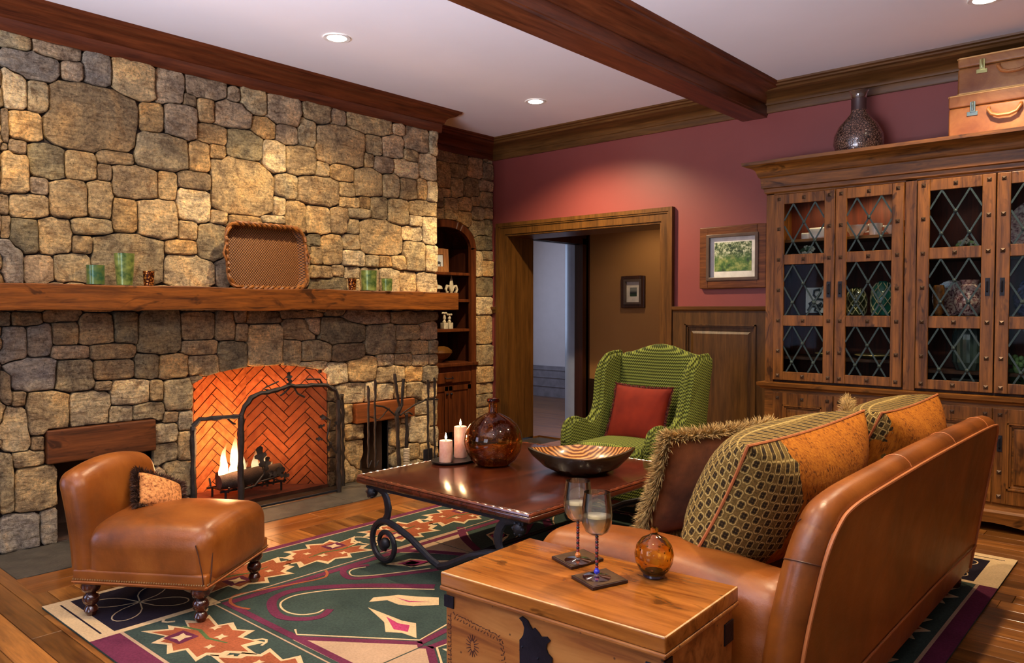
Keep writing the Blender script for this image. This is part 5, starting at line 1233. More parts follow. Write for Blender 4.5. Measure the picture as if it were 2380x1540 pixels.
pz('sand_panel', mir([g2([(680, 1486), (972, 1498), (988, 1545), (800, 1545)])]), 'S', .0009)
pz('plum_edge', mir(stroke(g2([(668, 1470), (690, 1482), (975, 1494), (995, 1560)]), .035) + stroke(g2([(975, 1494), (1040, 1462)]), .035)), 'P', .0013)
pz('panel_line', mir(stroke(g2([(686, 1462), (690, 1474), (975, 1487), (1040, 1450)]), .009)), 'C', .0019)
pz('cream_lozenge', mir([g2([(855, 1411), (935, 1442), (967, 1448), (968, 1482), (934, 1470), (896, 1468), (893, 1445)])]), 'C', .0015)
pz('rose_heart', mir([g2([(898, 1433), (925, 1448), (952, 1453), (948, 1468), (915, 1462)])]), 'R', .0021)
pz('cream_leaf', mir([g2([(858, 1398), (868, 1388), (900, 1385), (925, 1382), (970, 1386), (1020, 1388), (1020, 1405), (960, 1408), (925, 1404), (900, 1394)])]), 'C', .0015)
pz('leaf_vein', mir([g2([(920, 1388), (950, 1396), (1000, 1399), (950, 1399)])]), 'R', .0021)
pz('sand_field', mir([g2([(955, 1265), (1080, 1225), (1100, 1262), (1105, 1285), (1000, 1300)])]), 'S', .0009)
pz('plum_arc', mir(stroke(smoothp(g2([(1070, 1224), (1080, 1250), (1112, 1280)])), .05)), 'P', .0013)
pz('small_lozenge', mir([g2([(1130, 1242), (1160, 1228), (1182, 1246), (1150, 1275), (1146, 1256)])]), 'C', .0015)
pz('small_heart', mir([g2([(1140, 1244), (1160, 1234), (1172, 1246), (1152, 1254)])]), 'R', .0021)
pz('rose_spear', mir([g2([(932, 1310), (955, 1300), (985, 1303), (1000, 1306), (955, 1318)])]), 'C', .0015)
pz('rose_spear_heart', mir([g2([(940, 1309), (957, 1303), (978, 1306), (957, 1314)])]), 'R', .0021)

# ================================================================ coffee table
TX0, TX1, TY0, TY1, TT = -3.40, -2.16, 2.56, 3.96, .48
ct = thing('coffee_table', 'dark wooden coffee table with carved rim on black iron scroll base', 'coffee table', ((TX0 + TX1) / 2, (TY0 + TY1) / 2, .012))
M['ctop'] = wood('table_top_walnut', srgb(36, 12, 7), srgb(84, 36, 20), 'y', .8, .2, coat=.5, bump=.08)
MB().rbox(((TX0 + TX1) / 2, (TY0 + TY1) / 2, TT - .018), ((TX1 - TX0) / 2 - .02, (TY1 - TY0) / 2 - .02, .018), .006, 6).build('table_top', M['ctop'], ct)
MB().rbox(((TX0 + TX1) / 2, (TY0 + TY1) / 2, TT - .029), ((TX1 - TX0) / 2, (TY1 - TY0) / 2, .016), .012, 6).build('rim_moulding', M['ctop'], ct)
b = MB(); rn = random.Random(2)
q = [(TX0 + .01, TY0 + .01), (TX1 - .01, TY0 + .01), (TX1 - .01, TY1 - .01), (TX0 + .01, TY1 - .01)]
for i in range(4):
    a, c = Vector((*q[i], TT - .008)), Vector((*q[(i + 1) % 4], TT - .008)); b.tube([a.lerp(c, f) for f in np.linspace(0, 1, 12)], .0075, 7)
    k = int((c - a).length / .05)
    for j in range(k): p = a.lerp(c, (j + .5) / k); d = (c - a).normalized() * .018; b.tube([p - d + Vector((0, 0, .003)), p + Vector((0, 0, .005)), p + d + Vector((0, 0, .003))], .0048, 6)
o = b.build('carved_beading', plain('table_edge', srgb(104, 52, 30), .2, var=.4, scale=20, coat=.7), ct)
def scroll_pts(Y, flip):
    P = [(905, 1262), (897, 1270), (900, 1284), (914, 1288), (926, 1278), (924, 1262), (905, 1252), (884, 1262), (876, 1285), (886, 1306), (908, 1312), (930, 1302)]
    big = [(930, 1302), (938, 1288)]
    return P
def pl(Y, lst): return [(lambda v: (v.x, Y, v.z))(onY(x, y, 2.68)) for x, y in lst]
def mirx(P, do): return [(((TX0 + TX1) / 2) * 2 - p[0], p[1], p[2]) for p in P] if do else P
for Y in (2.60, 3.92):
    for fl2 in (False, True):
        cx, cz, = (-3.20, .135)
        # floor scroll: spiral of flat bar
        sp = []
        for a in np.linspace(0, 2 * PI * 1.55, 34):
            r = .030 + .092 * (a / (2 * PI * 1.55)); an2 = a - PI * .45 - 2 * PI * .55 ; sp.append((cx + math.cos(-an2) * r * 1.0, Y, cz + math.sin(-an2) * r))
        # continue over the top and down toward the middle stretcher
        last = sp[-1]
        arm = [(-3.10, Y, .238), (-3.0, Y, .205), (-2.92, Y, .165), (-2.84, Y, .125), (-2.78, Y, .105)]
        path = smooth3 = sp + arm
        m = MB(); m.tube(mirx(path, fl2), list(np.linspace(.012, .019, len(sp))) + [.019] * len(arm), 8, flat=.8, up=(0, 1, 0)); m.sphere(mirx([(cx, Y, cz)], fl2)[0], .032, 10, 7, (1, .8, 1))
        m.build('scroll_foot', M['iron'], ct)
        leg = [(-3.306, Y, .43), (-3.28, Y, .425), (-3.215, Y, .41), (-3.185, Y, .375), (-3.172, Y, .33), (-3.178, Y, .29), (-3.205, Y, .255), (-3.24, Y, .235), (-3.27, Y, .21)]
        m = MB(); m.tube(mirx(leg, fl2), [.014, .017, .022, .026, .028, .025, .019, .015, .012], 8, flat=.45, up=(0, 1, 0)); c_ = mirx([(-3.306, Y, .395)], fl2)[0]
        m.sphere(c_, .034, 12, 8, (1, .9, 1)); 
        for k in range(6): m.sphere((c_[0] + math.cos(k * 1.05) * .026, c_[1] - .012, c_[2] + math.sin(k * 1.05) * .026), .011, 6, 4)
        m.build('leg', M['iron'], ct)
b = MB(); b.tube([(-2.78, 2.60, .105), (-2.78, 3.0, .11), (-2.78, 3.52, .11), (-2.78, 3.92, .105)], .012, 8); b.build('stretcher', M['iron'], ct)
b = MB(); b.box(-3.34, -2.22, 2.585, 2.615, .415, .434); b.box(-3.34, -2.22, 3.905, 3.935, .415, .434); b.box(-3.32, -3.29, 2.60, 3.92, .415, .434); b.box(-2.27, -2.24, 2.60, 3.92, .415, .434)
b.build('apron_frame', M['iron'], ct)
# on the table
t = thing('candle_tray', 'dark oval tray under the two pink pillar candles', 'tray', (-3.26, 3.17, TT)); MB().lathe([(1e-5, 0), (.11, 0), (.135, .006), (.14, .014), (.135, .014), (.11, .007), (1e-5, .006)], (-3.262, 3.175, TT), 32, .82, 1.12).build('tray_dish', plain('dark_tray', (.012, .01, .01, 1), .3), t)
def wax():
    t = NT('pink_wax'); v = t.coord(); t.b.inputs['Subsurface Weight'].default_value = .4; t.b.inputs['Subsurface Radius'].default_value = (.03, .012, .008)
    return t.fin(t.ramp(t.noise(v, 25, 4), [(.3, srgb(212, 150, 130)), (.7, srgb(236, 190, 168))]), .45)
M['wax'] = wax(); M['cflame'] = emit('candle_flame', (1, .72, .32, 1), 60); M['wick'] = plain('wick', (.01, .01, .01, 1), .9)
for (x, y, h, lb) in ((-3.262, 3.105, .125, 'shorter lit pink pillar candle at the left of the tray'), (-3.30, 3.262, .185, 'taller lit pink pillar candle beside the amber glass bottle')):
    t = thing('pillar_candle', lb, 'candle', (x, y, TT + .008)); z = TT + .008
    MB().lathe([(1e-5, 0), (.038, 0), (.039, .004), (.0385, h - .004), (.036, h), (.030, h - .002), (.012, h - .007), (1e-5, h - .008)], (x, y, z), 28).build('wax_body', M['wax'], t)
    MB().tube([(x, y, z + h - .008), (x + .001, y, z + h + .010)], .0013, 6).build('wick', M['wick'], t)
    MB().lathe([(1e-5, 0), (.004, .004), (.0065, .012), (.005, .022), (.002, .034), (1e-5, .042)], (x, y, z + h + .004), 12).build('flame', M['cflame'], t)
    light('candle_light', 'POINT', (x, y, z + h + .05), .55, (1, .62, .3), size=.012)
def amberglass(name, col, dens, bmp=.15):
    t = NT(name); b = t.b; b.inputs['Base Color'].default_value = (1, .93, .8, 1); b.inputs['Transmission Weight'].default_value = 1; b.inputs['Roughness'].default_value = .02; b.inputs['IOR'].default_value = 1.45
    va = t.n('ShaderNodeVolumeAbsorption'); va.inputs[0].default_value = col; va.inputs[1].default_value = dens; t.lk(va.outputs[0], t.out.inputs['Volume'])
    if bmp: 
        v = t.n('ShaderNodeTexVoronoi'); v.inputs['Scale'].default_value = 45; t.lk(t.coord(), v.inputs['Vector']); t.bump(t.ramp(v.outputs['Distance'], [(.0, 1.0), (.22, 0.0)]), bmp, .003)
    return t.m
t = thing('amber_demijohn', 'large round amber glass bottle with short neck on coffee table', 'bottle', (-3.02, 3.25, TT))
R0 = .170
oprof = [(1e-5, .004), (.08, .0), (.095, .006), (.132, .035), (.160, .085), (R0, .140), (.163, .185), (.138, .232), (.096, .268), (.052, .292), (.030, .302), (.026, .315), (.027, .36), (.036, .364), (.038, .375), (.034, .385)]
iprof = [(.028, .385), (.023, .36), (.021, .315), (.026, .298), (.050, .286), (.092, .262), (.133, .227), (.158, .183), (.165, .140), (.155, .087), (.127, .040), (.09, .012), (1e-5, .012)]
MB().lathe(oprof + iprof, (-3.02, 3.25, TT), 40).build('glass_body', amberglass('amber_glass', (.81, .57, .06, 1), 300, .5), t)
# carved bowl
bc = Vector((-2.53, 3.44, TT)); u_ = Vector((RT.x, RT.y, 0)).normalized(); v_ = Vector((FW.x, FW.y, 0)).normalized()
t = thing('dough_bowl', 'oblong carved wooden bowl with dark rim on the coffee table', 'bowl', tuple(bc)); b = MB(); n = 56
def bring(a, w, z, ex=1.35, tip=0.0):
    out = []
    for k in range(n):
        th_ = 2 * PI * k / n; c_, s_ = math.cos(th_), math.sin(th_); r = 1 / ((abs(c_) ** ex + abs(s_) ** ex) ** (1 / ex)); out.append(bc + u_ * (a * r * c_) + v_ * (w * r * s_) + Vector((0, 0, z + tip * abs(c_ * r) ** 3)))
    return out
def rings(lst, b):
    R_ = [bring(*l) for l in lst]; vs = [p for r in R_ for p in r]; fs = [(i * n + k, i * n + (k + 1) % n, (i + 1) * n + (k + 1) % n, (i + 1) * n + k) for i in range(len(R_) - 1) for k in range(n)]; return vs, fs
vs, fs = rings([(.10, .12, .0, 2), (.14, .15, .004, 2), (.21, .20, .035, 1.8, .0), (.270, .225, .075, 1.45, .012), (.295, .24, .098, 1.32, .022), (.298, .243, .108, 1.30, .026), (.280, .228, .110, 1.30, .024)], b)
b.add(vs, fs + [list(range(n))[::-1]]); b.build('bowl_outside', plain('dark_bowl_lacquer', srgb(40, 32, 18), .22, var=.5, scale=16, coat=.6), t)
def bowlin():
    tt = NT('bowl_grain'); v = tt.coord((2.5, 2.5, 18), rot=(0, 0, .7)); w = tt.n('ShaderNodeTexWave'); w.inputs['Scale'].default_value = 16; w.inputs['Distortion'].default_value = 4; w.inputs['Detail'].default_value = 3; tt.lk(tt.coord((1, 1, 1), rot=(0, 0, .75)), w.inputs['Vector'])
    return tt.fin(tt.ramp(w.outputs['Fac'], [(.15, srgb(92, 48, 18)), (.5, srgb(160, 98, 46)), (.9, srgb(206, 150, 86))]), .3, coat=.3)
b = MB(); vs, fs = rings([(.280, .228, .1095, 1.30, .024), (.255, .21, .09, 1.4, .012), (.20, .17, .055, 1.6), (.13, .13, .03, 2), (.04, .04, .022, 2)], b); b.add(vs, fs + [[4 * n + k for k in range(n)]]); b.build('bowl_inside', bowlin(), t)

# ================================================================ slipper chair (local frame: +x is its front)
sc_ = thing('slipper_chair', 'armless tan leather slipper chair with turned legs by the fireplace', 'chair', (-3.615, 1.655, .0), math.radians(33.5))
def seatfn(p):
    x, y, z = p
    if z > 0:
        z += .045 * (1 - (y / .30) ** 2) * (1 if z > .05 else z / .05) + .02 * math.cos((x - .05) * 3)
    return (x + (.012 * (1 - (y / .3) ** 2) if x > .2 else 0), y, z)
MB().rbox((.045, 0, .275), (.30, .292, .115), .075, 10, seatfn).build('seat', M['leather'], sc_, local=True, ang=80)
MB().rbox((.02, 0, .195), (.318, .294, .035), .012, 6).build('seat_rail', M['leather'], sc_, local=True, ang=80)
def backfn(p):
    x, y, z = p; k = (z + .24) / .48
    x += -.075 * k * k - .012 * (y / .3) ** 2 * 0
    if z > 0: z += .05 * (1 - (y / .30) ** 2) * (z / .24); 
    y *= 1 - .05 * max(0, k - .6)
    return (x, y, z)
MB().rbox((-.262, 0, .40), (.066, .292, .235), .058, 10, backfn).build('backrest', M['leather'], sc_, local=True, ang=80)
def chairseam(pts, r=.0035, m='seam', nm='seam_welt'): return MB().tube(pts, r, 6).build(nm, M[m], sc_, local=True)
chairseam([(.338, -.29, .175), (-.298, -.296, .175)]); chairseam([(.338, -.29, .175), (.342, 0, .175), (.338, .29, .175)])
for (a, c) in (((.335, -.235, .36), (.340, -.265, .19)), ((.29, -.292, .36), (.325, -.294, .19))):
    P = [Vector(a).lerp(Vector(c), f) for f in np.linspace(0, 1, 5)]; chairseam([p + Vector((.004 if i in (1, 2, 3) else 0, -.002, 0)) for i, p in enumerate(P)], .003, 'seamd', 'pleat_seam')
b = MB()
for i in range(54): b.sphere((-.29 + .62 * i / 53, -.2975, .187), .0042, 6, 4)
for i in range(50): b.sphere((.3405, -.285 + .57 * i / 49, .187), .0042, 6, 4)
o = b.build('nailhead_trim', plain('brass_nail', (.5, .33, .16, 1), .3, .9), sc_, local=True); o['kind'] = 'stuff'
M['legw'] = plain('dark_mahogany_leg', srgb(64, 26, 14), .2, var=.3, scale=10, coat=.6)
for x in (-.24, .285):
    for y in (-.25, .25):
        MB().lathe([(1e-5, 0), (.018, 0), (.022, .008), (.030, .022), (.024, .038), (.018, .044), (.032, .060), (.036, .075), (.030, .092), (.020, .100), (.036, .114), (.042, .130), (.038, .148), (.026, .158), (.030, .17), (1e-5, .17)], (x, y, .012), 20).build('leg', M['legw'], sc_, local=True)
def pillow_mb(w, h, t, n=14, ex=2.2, pw=.45, cornerpull=.06):
    """pillow in the local x(w) z(h) plane, thickness along y; returns MB and outline"""
    b = MB()
    for sg in (-1, 1):
        vs = []
        for i in range(n + 1):
            for j in range(n + 1):
                u = -1 + 2 * i / n; v = -1 + 2 * j / n
                u = math.sin(u * PI / 2) * .5 + u * .5; v = math.sin(v * PI / 2) * .5 + v * .5
                th_ = ((1 - abs(u) ** ex) * (1 - abs(v) ** ex)); th_ = max(0, th_) ** pw
                x = u * w / 2 * (1 - cornerpull * (1 - abs(u)) * 0 - cornerpull * (1 - v * v) * abs(u) * .6); z = v * h / 2 * (1 - cornerpull * (1 - u * u) * abs(v) * .6)
                vs.append((x, sg * t / 2 * th_, z))
        fs = [(i * (n + 1) + j, (i + 1) * (n + 1) + j, (i + 1) * (n + 1) + j + 1, i * (n + 1) + j + 1) for i in range(n) for j in range(n)]
        b.add(vs, fs if sg < 0 else [f[::-1] for f in fs])
    def edge(k=20):
        P = []
        for s_ in range(4):
            for i in range(k):
                a = -1 + 2 * i / k
                u, v = [(a, -1), (1, a), (-a, 1), (-1, -a)][s_]
                P.append(Vector((u * w / 2 * (1 - cornerpull * (1 - v * v) * abs(u) * .6), 0, v * h / 2 * (1 - cornerpull * (1 - u * u) * abs(v) * .6))))
        return P
    return b, edge()
def basis(c, x, z):
    """matrix: local x -> x, local z -> z (made square), centre c"""
    x = Vector(x).normalized(); z = Vector(z); z = (z - x * z.dot(x)).normalized(); y = z.cross(x)
    return Matrix(((x.x, y.x, z.x, c[0]), (x.y, y.y, z.y, c[1]), (x.z, y.z, z.z, c[2]), (0, 0, 0, 1)))
def fringe(E_, Mx, L, num, mat, par, name='fringe', seed=1, w=.0022, spread=.5, inward=None):
    rn = random.Random(seed); b = MB(); n = len(E_)
    for k in range(num):
        f = rn.random() * n; i = int(f); p = E_[i].lerp(E_[(i + 1) % n], f - i); out = Vector((p.x, 0, p.z)).normalized()
        d = (out + Vector((rn.uniform(-spread, spread), rn.uniform(-1, 1) * spread * 1.6, rn.uniform(-spread, spread)))).normalized(); l = L * rn.uniform(.6, 1.1)
        s_ = d.cross(Vector((rn.uniform(-1, 1), rn.uniform(-1, 1), rn.uniform(-1, 1)))).normalized() * w; m_ = p + d * l * .6; e_ = p + d * l + Vector((0, 0, -l * .15))
        a = p - d * .004
        b.add([Mx @ (a - s_), Mx @ (a + s_), Mx @ (m_ + s_), Mx @ (m_ - s_), Mx @ e_], [(0, 1, 2, 3), (3, 2, 4)])
    o = b.build(name, mat, par, smooth=False, merge=False); o['kind'] = 'stuff'; return o
def cushion_fabric(name, a, b_, sc=60, rough=.9):
    t = NT(name); v = t.coord(); return_c = t.ramp(t.noise(v, sc, 4, .7), [(.36, a), (.56, b_)]); t.bump(t.noise(v, 200, 2), .4, .002); return t.fin(return_c, rough, spec=.2)
Mx = basis((-3.70, 1.86, .52), (.62, .78, .10), (-.45, .35, .95))
ch = math.radians(33.5)
lf_ = lambda x, y, z: (-3.615 + x * math.cos(ch) - y * math.sin(ch), 1.655 + x * math.sin(ch) + y * math.cos(ch), z)
d1 = Vector((-math.sin(ch), math.cos(ch), 0)); d0 = Vector((math.cos(ch), math.sin(ch), 0))
c_ = lf_(-.125, .10, .475)
Mx = basis(c_, d0 * .45 + d1 * .75 + Vector((0, 0, -.42)), Vector((0, 0, 1)) - d0 * .75 + d1 * .35)
pw, E_ = pillow_mb(.235, .19, .11); t = thing('fringed_pillow', 'tiny orange speckled pillow with dark fringe on the leather chair', 'pillow', c_)
pw.xf(Mx).build('pillow_body', cushion_fabric('speckled_orange', srgb(110, 58, 26), srgb(222, 150, 88), 70), t, ang=80)
fringe(E_, Mx, .042, 3400, plain('dark_fringe', srgb(70, 40, 22), .8, var=.7, scale=50), t, spread=.6, w=.0022)

# ================================================================ green wing chair (faces -y)
def chevron():
    t = NT('green_chevron'); s = t.sep(t.coord()); zz = t.M('ADD', t.M('MULTIPLY', s[2], 52.0), t.M('MULTIPLY', s[1], -34.0)); xx = t.M('ADD', s[0], t.M('MULTIPLY', s[1], .8))
    tri = t.M('PINGPONG', t.M('MULTIPLY', xx, 60.0), .5); k = t.M('FRACT', t.M('ADD', zz, t.M('MULTIPLY', tri, .9))); f = t.M('PINGPONG', t.M('MULTIPLY', k, 2), 1)
    c = t.ramp(f, [(.15, srgb(38, 42, 16)), (.45, srgb(72, 80, 28)), (.8, srgb(122, 130, 54))]); t.bump(f, .5, .004); return t.fin(c, .9, spec=.2)
M['green'] = chevron()
wc = thing('wing_chair', 'green chevron upholstered wing chair facing away from the doorway', 'armchair', (-2.84, 4.45, 0))
GX, GY = -2.84, 4.45
def gb(p):
    x, y, z = p; z2 = z
    if z > 0: z2 += (z / .33) * .065 * max(0, math.cos(x / .33 * 1.9)) ** 1.5
    return (x, y + .10 * (z + .33) / .66, z2)
MB().rbox((GX, GY + .27, .735), (.32, .055, .33), .045, 12, gb).build('backrest', M['green'], wc, ang=80)
MB().rbox((GX, GY - .04, .415), (.265, .32, .075), .05, 8, lambda p: (p.x, p.y, p.z + (.02 * (1 - (p.x / .27) ** 2) if p.z > 0 else 0))).build('seat_cushion', M['green'], wc, ang=80)
MB().rbox((GX, GY - .02, .255), (.34, .33, .10), .025, 6).build('seat_base', M['green'], wc, ang=80)
def side_poly():
    return smoothp([(.34, .20), (.34, .45), (.36, .80), (.385, 1.03), (.33, 1.055), (.20, 1.04), (.12, .97), (.09, .85), (.06, .72), (0, .635), (-.10, .60), (-.20, .625), (-.29, .62), (-.335, .56), (-.345, .45), (-.335, .20)], 4)
for sg in (-1, 1):
    P = side_poly(); b = MB(); n_ = len(P)
    def sx(z, o): return GX + sg * (.325 + .05 * max(0, (z - .5)) + o * .045)
    prof = [(-1, .90), (-.85, .97), (-.45, 1.0), (.45, 1.0), (.85, .97), (1, .90)]
    cy_, cz_ = .05, .55; vs = []
    for o_, k_ in prof:
        for (py, pz_) in P: vs.append((sx(pz_, o_), GY + cy_ + (py - cy_) * (k_ * .985 + .015), cz_ + (pz_ - cz_) * k_ if abs(pz_ - cz_) > 0 else pz_))
    fs = [(i * n_ + j, i * n_ + (j + 1) % n_, (i + 1) * n_ + (j + 1) % n_, (i + 1) * n_ + j) for i in range(len(prof) - 1) for j in range(n_)] + [list(range(n_))[::-1], [(len(prof) - 1) * n_ + j for j in range(n_)]]
    b.add(vs, fs); b.build('wing_arm', M['green'], wc, ang=60)
    MB().tube([(sx(z, 0), GY + y * 1.0, z + .004) for y, z in P[12:56]], .016, 8).build('edge_welt', M['green'], wc)
for x in (-.28, .28):
    for y in (-.29, .29): MB().lathe([(1e-5, 0), (.015, 0), (.02, .03), (.028, .14), (.028, .16)], (GX + x, GY + y, .012), 12).build('leg', M['legw'], wc)
c_ = (-2.86, 4.545, .655); Mx = basis(c_, (1, .04, -.02), (0, .36, 1))
pw, E_ = pillow_mb(.44, .40, .14, cornerpull=.12); t = thing('throw_pillow', 'rust red square pillow with tasselled edge on green wing chair', 'pillow', c_)
def rust():
    t = NT('rust_red_linen'); v = t.coord(); t.bump(t.noise(v, 240, 2), .3, .001); return t.fin(t.ramp(t.noise(v, 6, 3), [(.3, srgb(92, 20, 6)), (.7, srgb(122, 34, 12))]), .85, spec=.2)
pw.xf(Mx).build('pillow_body', rust(), t, ang=80); fringe(E_, Mx, .022, 1500, plain('dark_red_trim', srgb(96, 26, 20), .8, var=.6, scale=60), t, 'tassel_trim', spread=.5, w=.0022)

# ================================================================ sofa (faces -x)
so = thing('leather_sofa', 'tan leather sofa seen from behind with piped back panel', 'sofa', (-1.25, 3.18, 0))
BX = lambda z: -.812 + (z - .1) * .155
SO = smoothp([(2.055, .10), (2.02, .30), (2.005, .48), (2.02, .62), (2.05, .73), (2.11, .80), (2.20, .832), (2.45, .842), (3.1, .848), (3.9, .842), (4.22, .832), (4.30, .81), (4.335, .74), (4.34, .5), (4.335, .3), (4.33, .10)], 5)
b = MB(); n_ = len(SO)
vs = [(BX(z), y, z) for y, z in SO] + [(BX(z) - .09, y, z) for y, z in SO]
b.add(vs, [list(range(n_)), [n_ + i for i in range(n_)][::-1]] + [(i, (i + 1) % n_, n_ + (i + 1) % n_, n_ + i) for i in range(n_)]); b.build('back_panel', M['leather'], so, ang=50)
MB().tube([(BX(z) - .055, y + (.012 if y < 2.2 and z < .8 else 0), z - .012) for y, z in SO], .052, 14).build('back_roll', M['leather'], so, ang=80)
MB().tube([(BX(z) + .002, y, z) for y, z in SO], .0055, 7).build('back_piping', M['seam'], so)
MB().tube([(BX(.24) + .004, y, .215 + .02 * math.sin((y - 2) * 1.3)) for y in np.linspace(2.03, 4.33, 20)], .004, 6).build('lower_seam', M['seam'], so)
for (yv) in (2.09, 2.045, 2.75, 3.45, 4.05):
    i0 = min(range(n_), key=lambda i: abs(SO[i][0] - yv) + (0 if (SO[i][1] > .5) else 1)); y, z = SO[i0]; z_c = z - .012
    dr_ = Vector((0, SO[i0 + 1][0] - SO[i0 - 1][0], SO[i0 + 1][1] - SO[i0 - 1][1])).normalized(); nn = Vector((0, -dr_.z, dr_.y)); nn = nn if nn.z > 0 or nn.y < 0 else -nn
    MB().tube([Vector((BX(z) - .055, y + (.012 if y < 2.2 and z < .8 else 0), z_c)) + (Vector((1, 0, 0)) * math.cos(a) + nn * math.sin(a)) * .0525 for a in np.linspace(.3, 2.6, 8)], .0022, 5).build('roll_seam', M['seam'] if yv > 2.2 else M['seamd'], so)
# arms: near one shows its outside and top
def armfn(near):
    s = -1 if near else 1
    def f(p):
        x, y, z = p; k = (z + .27) / .54
        if z > .1: z += .018 * math.cos((x + .05) * 5.5) - .01
        y += s * (.03 * math.sin(k * PI) - .01 * k)
        return (x, y, z)
    return f
ARX = (-1.745 + -.80) / 2
MB().rbox((ARX - .015, 2.20, .345), (.46, .125, .275), .085, 12, armfn(True)).build('arm', M['leather'], so, ang=80)
MB().rbox((ARX - .015, 4.22, .345), (.46, .115, .275), .085, 12, armfn(False)).build('arm', M['leather'], so, ang=80)
MB().tube([(-.835, 2.085, .61), (-.86, 2.065, .56), (-.85, 2.03, .50), (-.815, 2.0, .46)], .004, 6).build('arm_seam', M['seam'], so)
MB().tube([(-.84, 2.045, .37), (-.90, 2.055, .385), (-.97, 2.06, .37)], .003, 6).build('arm_seam', M['seamd'], so)
MB().rbox((-1.27, 3.21, .22), (.44, 1.02, .12), .03, 6).build('seat_frame', M['leather'], so, ang=80)
for yc in (2.80, 3.63): MB().rbox((-1.36, yc, .405), (.36, .405, .075), .045, 8).build('seat_cushion', M['leather'], so, ang=80)
for (x, y) in ((-.87, 4.27), (-.88, 2.12), (-1.66, 2.14), (-1.66, 4.27)): MB().lathe([(1e-5, 0), (.026, 0), (.034, .02), (.036, .045), (.028, .07), (.03, .10)], (x, y, .012), 16).build('bun_foot', M['legw'], so)
# loose back cushions
def quatre(name, rev):
    """cushion cover: gold slub fabric with a band of quatrefoils on the front and the near end"""
    t = NT(name); s = t.sep(t.coord()); x, y, z = s[0], s[1], s[2]
    S_ = 24.0; r2 = .7071
    xu = t.M('ADD', x, t.M('ABSOLUTE', y)); a = t.M('MULTIPLY', t.M('ADD', xu, z), S_ * r2); c_ = t.M('MULTIPLY', t.M('SUBTRACT', z, xu), S_ * r2)
    fx_ = t.M('ABSOLUTE', t.M('SUBTRACT', t.M('FRACT', a), .5)); fz_ = t.M('ABSOLUTE', t.M('SUBTRACT', t.M('FRACT', c_), .5))
    def ln(p, q): return t.M('SQRT', t.M('ADD', t.M('POWER', p, 2), t.M('POWER', q, 2)))
    d = t.M('MINIMUM', ln(t.M('SUBTRACT', fx_, .17), fz_), ln(fx_, t.M('SUBTRACT', fz_, .17)))
    ring = t.M('LESS_THAN', t.M('ABSOLUTE', t.M('SUBTRACT', d, .245)), .045); core = t.M('LESS_THAN', d, .13)
    tex = t.noise(t.coord(), 130, 3, .7)
    gold = t.ramp(t.M('ADD', t.M('MULTIPLY', t.noise(t.coord((1, 1, .25)), 90, 3, .7), .7), t.M('MULTIPLY', t.noise(t.coord(), 9, 3), .3)), [(.36, srgb(76, 38, 6)), (.46, srgb(160, 90, 16)), (.64, srgb(190, 118, 28))])
    base = t.ramp(tex, [(.35, srgb(84, 66, 28)), (.65, srgb(128, 102, 50))])
    pat = t.mix(core, base, srgb(44, 32, 16)); pat = t.mix(ring, pat, t.ramp(tex, [(.3, srgb(150, 124, 66)), (.7, srgb(206, 180, 112))]))
    # front half (local y < 0) and the near end (x beyond the edge) carry the pattern
    edge = t.M('ADD', x, t.M('MULTIPLY', t.noise(t.coord(), 14, 2), .10))
    near = t.ramp(edge, [(.0, 1.0), (.08, 0.0)]); near.node.color_ramp.elements[0].position = .0
    m1 = t.M('LESS_THAN', t.M('MULTIPLY', y, rev), 0.0)
    m2 = t.M('LESS_THAN', edge, NEAR_EDGE[0])
    k = t.M('MAXIMUM', m1, m2)
    t.bump(t.M('ADD', tex, t.M('MULTIPLY', ring, .6)), .6, .004)
    return t.fin(t.mix(k, gold, pat), .9, spec=.2)
NEAR_EDGE = [-.26]
for (c_, w_, lb, nm) in (((-1.115, 2.745, .74), 1.09, 'gold sofa back cushion nearest the camera, quatrefoil patterned end', 'near'), ((-1.05, 3.745, .735), .90, 'gold sofa back cushion farther away, next to the cabinet', 'far')):
    Mx = basis(c_, (0, 1, 0), (.50, 0, 1))
    NEAR_EDGE[0] = -.26 if nm == 'near' else -.36
    pw, E_ = pillow_mb(w_, .51, .40, 18, 2.6, .50, .12)
    t = thing('back_cushion', lb, 'cushion', c_); t.rotation_euler = Mx.to_euler()
    pw.build('cushion_body', quatre('quatrefoil_' + nm, -1), t, local=True, ang=80)
    MB().tube([p * .995 for p in E_], .0055, 6, closed=True).build('piping', plain('copper_piping', srgb(178, 104, 56), .6), t, local=True)
    # folded ruching at the near corner
M['brush'] = plain('brush_fringe', srgb(178, 146, 88), .9, var=.75, scale=70)
def velvet():
    t = NT('copper_velvet'); v = t.coord(); t.bump(t.noise(v, 160, 2), .2, .002); return t.fin(t.ramp(t.noise(v, 12, 4), [(.3, srgb(98, 52, 22)), (.7, srgb(146, 84, 40))]), .75, sheen=.2, spec=.2)
M['velvet'] = velvet()
c_ = (-1.405, 2.72, .715); Mx = basis(c_, (.36, .93, .03), (.50, .10, 1))
pw, E_ = pillow_mb(.50, .44, .13, cornerpull=.10); t = thing('throw_pillow', 'copper velvet pillow edged in shaggy beige brush fringe by near sofa arm', 'pillow', c_)
pw.xf(Mx).build('pillow_body', M['velvet'], t, ang=80); fringe(E_, Mx, .060, 9000, M['brush'], t, 'brush_fringe', 3, .0016, .62)
c_ = (-1.32, 3.86, .685); Mx = basis(c_, (-.30, .95, .03), (.30, .05, 1))
pw, E_ = pillow_mb(.48, .44, .13, cornerpull=.10); t = thing('throw_pillow', 'second brush fringed pillow peeking over the far back cushion', 'pillow', c_)
pw.xf(Mx).build('pillow_body', M['velvet'], t, ang=80); fringe(E_, Mx, .060, 4000, M['brush'], t, 'brush_fringe', 4, .0016, .62)

